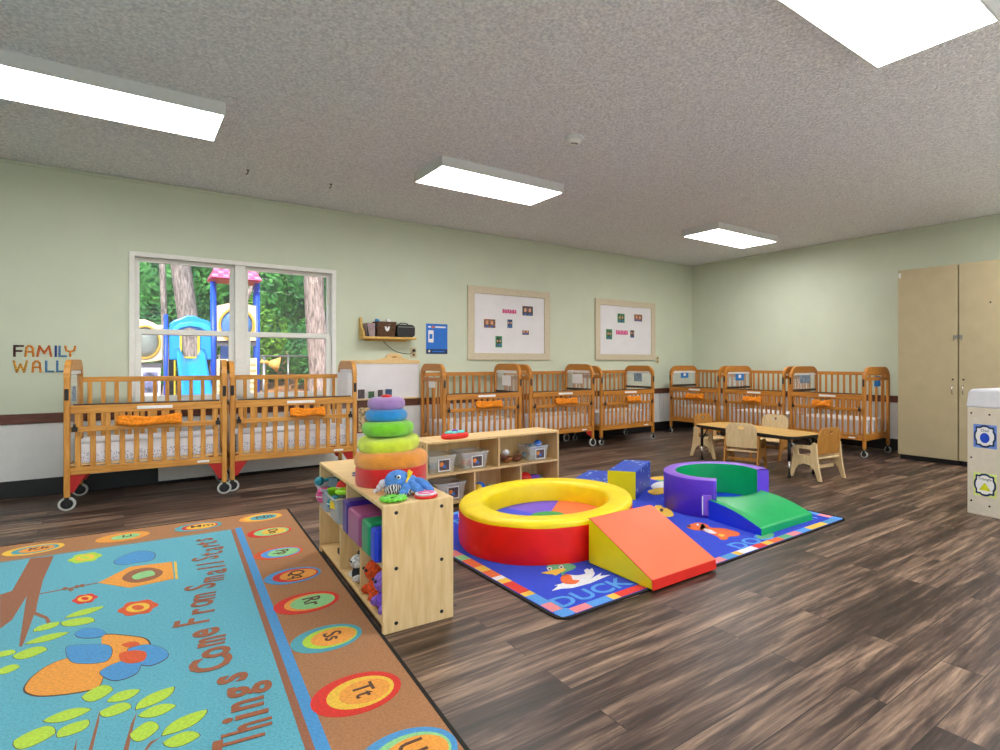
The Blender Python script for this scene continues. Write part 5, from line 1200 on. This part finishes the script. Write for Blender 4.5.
# trees
BARK = mat('grey_bark', '968c86', .95, .35, 14, 1., 30, stretch=(3, 3, .5)); BARKB = mat('brown_bark', 'a09088', .95, .35, 10, 1., 25, stretch=(3, 3, .5))
def leafmat(k, c, c2):
    m = bpy.data.materials.new('leaves_' + k); m.use_nodes = True; n = m.node_tree.nodes; l = m.node_tree.links; b = n['Principled BSDF']
    tc = n.new('ShaderNodeTexCoord'); nz = n.new('ShaderNodeTexNoise'); nz.inputs['Scale'].default_value = 2.2; nz.inputs['Detail'].default_value = 5
    rp = n.new('ShaderNodeValToRGB'); rp.color_ramp.elements[0].position = .35; rp.color_ramp.elements[1].position = .65
    rp.color_ramp.elements[0].color = (*lin(c2), 1); rp.color_ramp.elements[1].color = (*lin(c), 1)
    l.new(tc.outputs['Object'], nz.inputs[0]); l.new(nz.outputs[0], rp.inputs[0]); l.new(rp.outputs[0], b.inputs['Base Color']); b.inputs['Roughness'].default_value = .6
    tl = n.new('ShaderNodeBsdfTranslucent'); mx = n.new('ShaderNodeMixShader'); mx.inputs[0].default_value = .3; l.new(rp.outputs[0], tl.inputs[0]); l.new(b.outputs[0], mx.inputs[1]); l.new(tl.outputs[0], mx.inputs[2]); l.new(mx.outputs[0], n['Material Output'].inputs[0])
    return m
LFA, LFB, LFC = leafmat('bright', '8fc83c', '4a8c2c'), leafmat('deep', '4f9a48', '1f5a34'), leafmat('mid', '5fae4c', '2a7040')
def trunk(px0, py0, px1, py1, w0, w1, y, m, label, bend=0.):
    a = wp(px0, py0, y); c = wp(px1, py1, y); d = (c - a); lo = c + d * ((c.z - 0) / (a.z - c.z)) ; hi = a - d * 1.2
    b = MB(); n = 12; ring = 16; V = []
    for i in range(n + 1):
        t = i / n; p = lo + (hi - lo) * t; rr = w1 + (w0 - w1) * t + (.15 * (1 - t * 6) if t < .16 else 0)
        for k in range(ring): q = 2 * PI * k / ring; e = rr * (1 + .08 * math.sin(3 * q + i) + .05 * math.sin(7 * q)); V.append((p.x + e * math.cos(q) + bend * math.sin(PI * t), y + e * math.sin(q), p.z))
    b.add(V, [(i * ring + k, i * ring + (k + 1) % ring, (i + 1) * ring + (k + 1) % ring, (i + 1) * ring + k) for i in range(n) for k in range(ring)], m, True)
    return tag(b.build('tree_trunk'), label, 'tree')
trunk(180, 265, 192, 340, .15, .165, 13.5, BARK, 'thick grey tree trunk rising behind the blue arch of the playground', .0)
trunk(314, 280, 318, 358, .20, .22, 15.0, BARKB, 'thick straight tree trunk at the right side of the window view')
trunk(162, 265, 164, 310, .05, .06, 15.5, BARK, 'thin tree trunk at the left side of the window view')
trunk(258, 272, 246, 300, .04, .05, 14.5, BARKB, 'slim slanting trunk behind the playground roof')
def foliage(c, rad, n, s, m, name, label, seed):
    rnd = random.Random(seed); V = []; Fc = []
    lobes = [(Vector((rnd.uniform(-.55, .55) * rad[0], rnd.uniform(-.4, .4) * rad[1], rnd.uniform(-.5, .6) * rad[2])), rnd.uniform(.38, .6)) for _ in range(9)]
    for i in range(n):
        lc, lr = rnd.choice(lobes); d = Vector((rnd.gauss(0, 1), rnd.gauss(0, 1), rnd.gauss(0, 1))).normalized(); k = rnd.uniform(.75, 1.05)
        p = lc + Vector((d.x * rad[0], d.y * rad[1], d.z * rad[2])) * lr * k
        nrm = (d + Vector((rnd.gauss(0, .5), rnd.gauss(0, .5), rnd.gauss(0, .5) + .3))).normalized(); u = nrm.orthogonal().normalized(); u = Matrix.Rotation(rnd.uniform(0, 6.28), 3, nrm) @ u; v = nrm.cross(u)
        q = s * rnd.uniform(.6, 1.3); o = len(V); V += [p - u * q, p + v * q * .45, p + u * q, p - v * q * .45]; Fc.append((o, o + 1, o + 2, o + 3))
    me = bpy.data.meshes.new(name); me.from_pydata([tuple(v) for v in V], [], Fc); me.materials.append(m)
    o = bpy.data.objects.new(name, me); COL.objects.link(o); o.location = c
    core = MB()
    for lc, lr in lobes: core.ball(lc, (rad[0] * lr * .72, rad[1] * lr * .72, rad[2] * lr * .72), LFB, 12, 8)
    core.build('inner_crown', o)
    return tag(o, label, 'tree' if name == 'leafy_tree' else 'shrub', 'greenery beyond the playground')
i = 0
rows = ((18.0, (1.62, 1.25, 2.2), 2.45, (-5.0, -1.3, 2.4, 6.1), 'short', 9000), (21.8, (1.9, 1.5, 3.6), 4.1, (-7.2, -2.8, 1.6, 6.0, 10.4), 'tall', 11000))
place_ = ['leftmost', 'second from left', 'third from left', 'fourth from left', 'fifth from left']
for yy, rad, zc, xs, hgt_, nn in rows:
    for x, w_ in zip(xs, place_):
        i += 1; foliage((x, yy, zc), rad, nn, .095, (LFB, LFC)[i % 2], 'leafy_tree', '%s leafy green tree beyond the playground, %s of its row' % (hgt_, w_), i)
for x, y, w_ in ((.6, 14.4, 'just right of the playground'), (2.25, 14.4, 'in the middle of the right window half'), (3.9, 14.4, 'right of the thick right trunk'), (-2.9, 14.2, 'left of the playground'), (-1.1, 14.2, 'behind the slide')):
    i += 1; foliage((x, y + 1.4, 1.62), (.80, .42, 1.1), 8000, .06, LFA if i % 2 else LFC, 'leafy_shrub', 'bright green low shrub %s' % w_, i)
def backdrop():
    o = None
    for j, (x, y) in enumerate(((-13, 27), (-4, 27), (5, 27), (14, 27))):
        foliage((x, y, 5.0), (4.1, 1.8, 5.6), 12000, .24, LFB, 'leafy_tree', 'tall dark green tree in the farthest row, number %s from left' % ['one', 'two', 'three', 'four', 'five'][j], 50 + j)
backdrop()
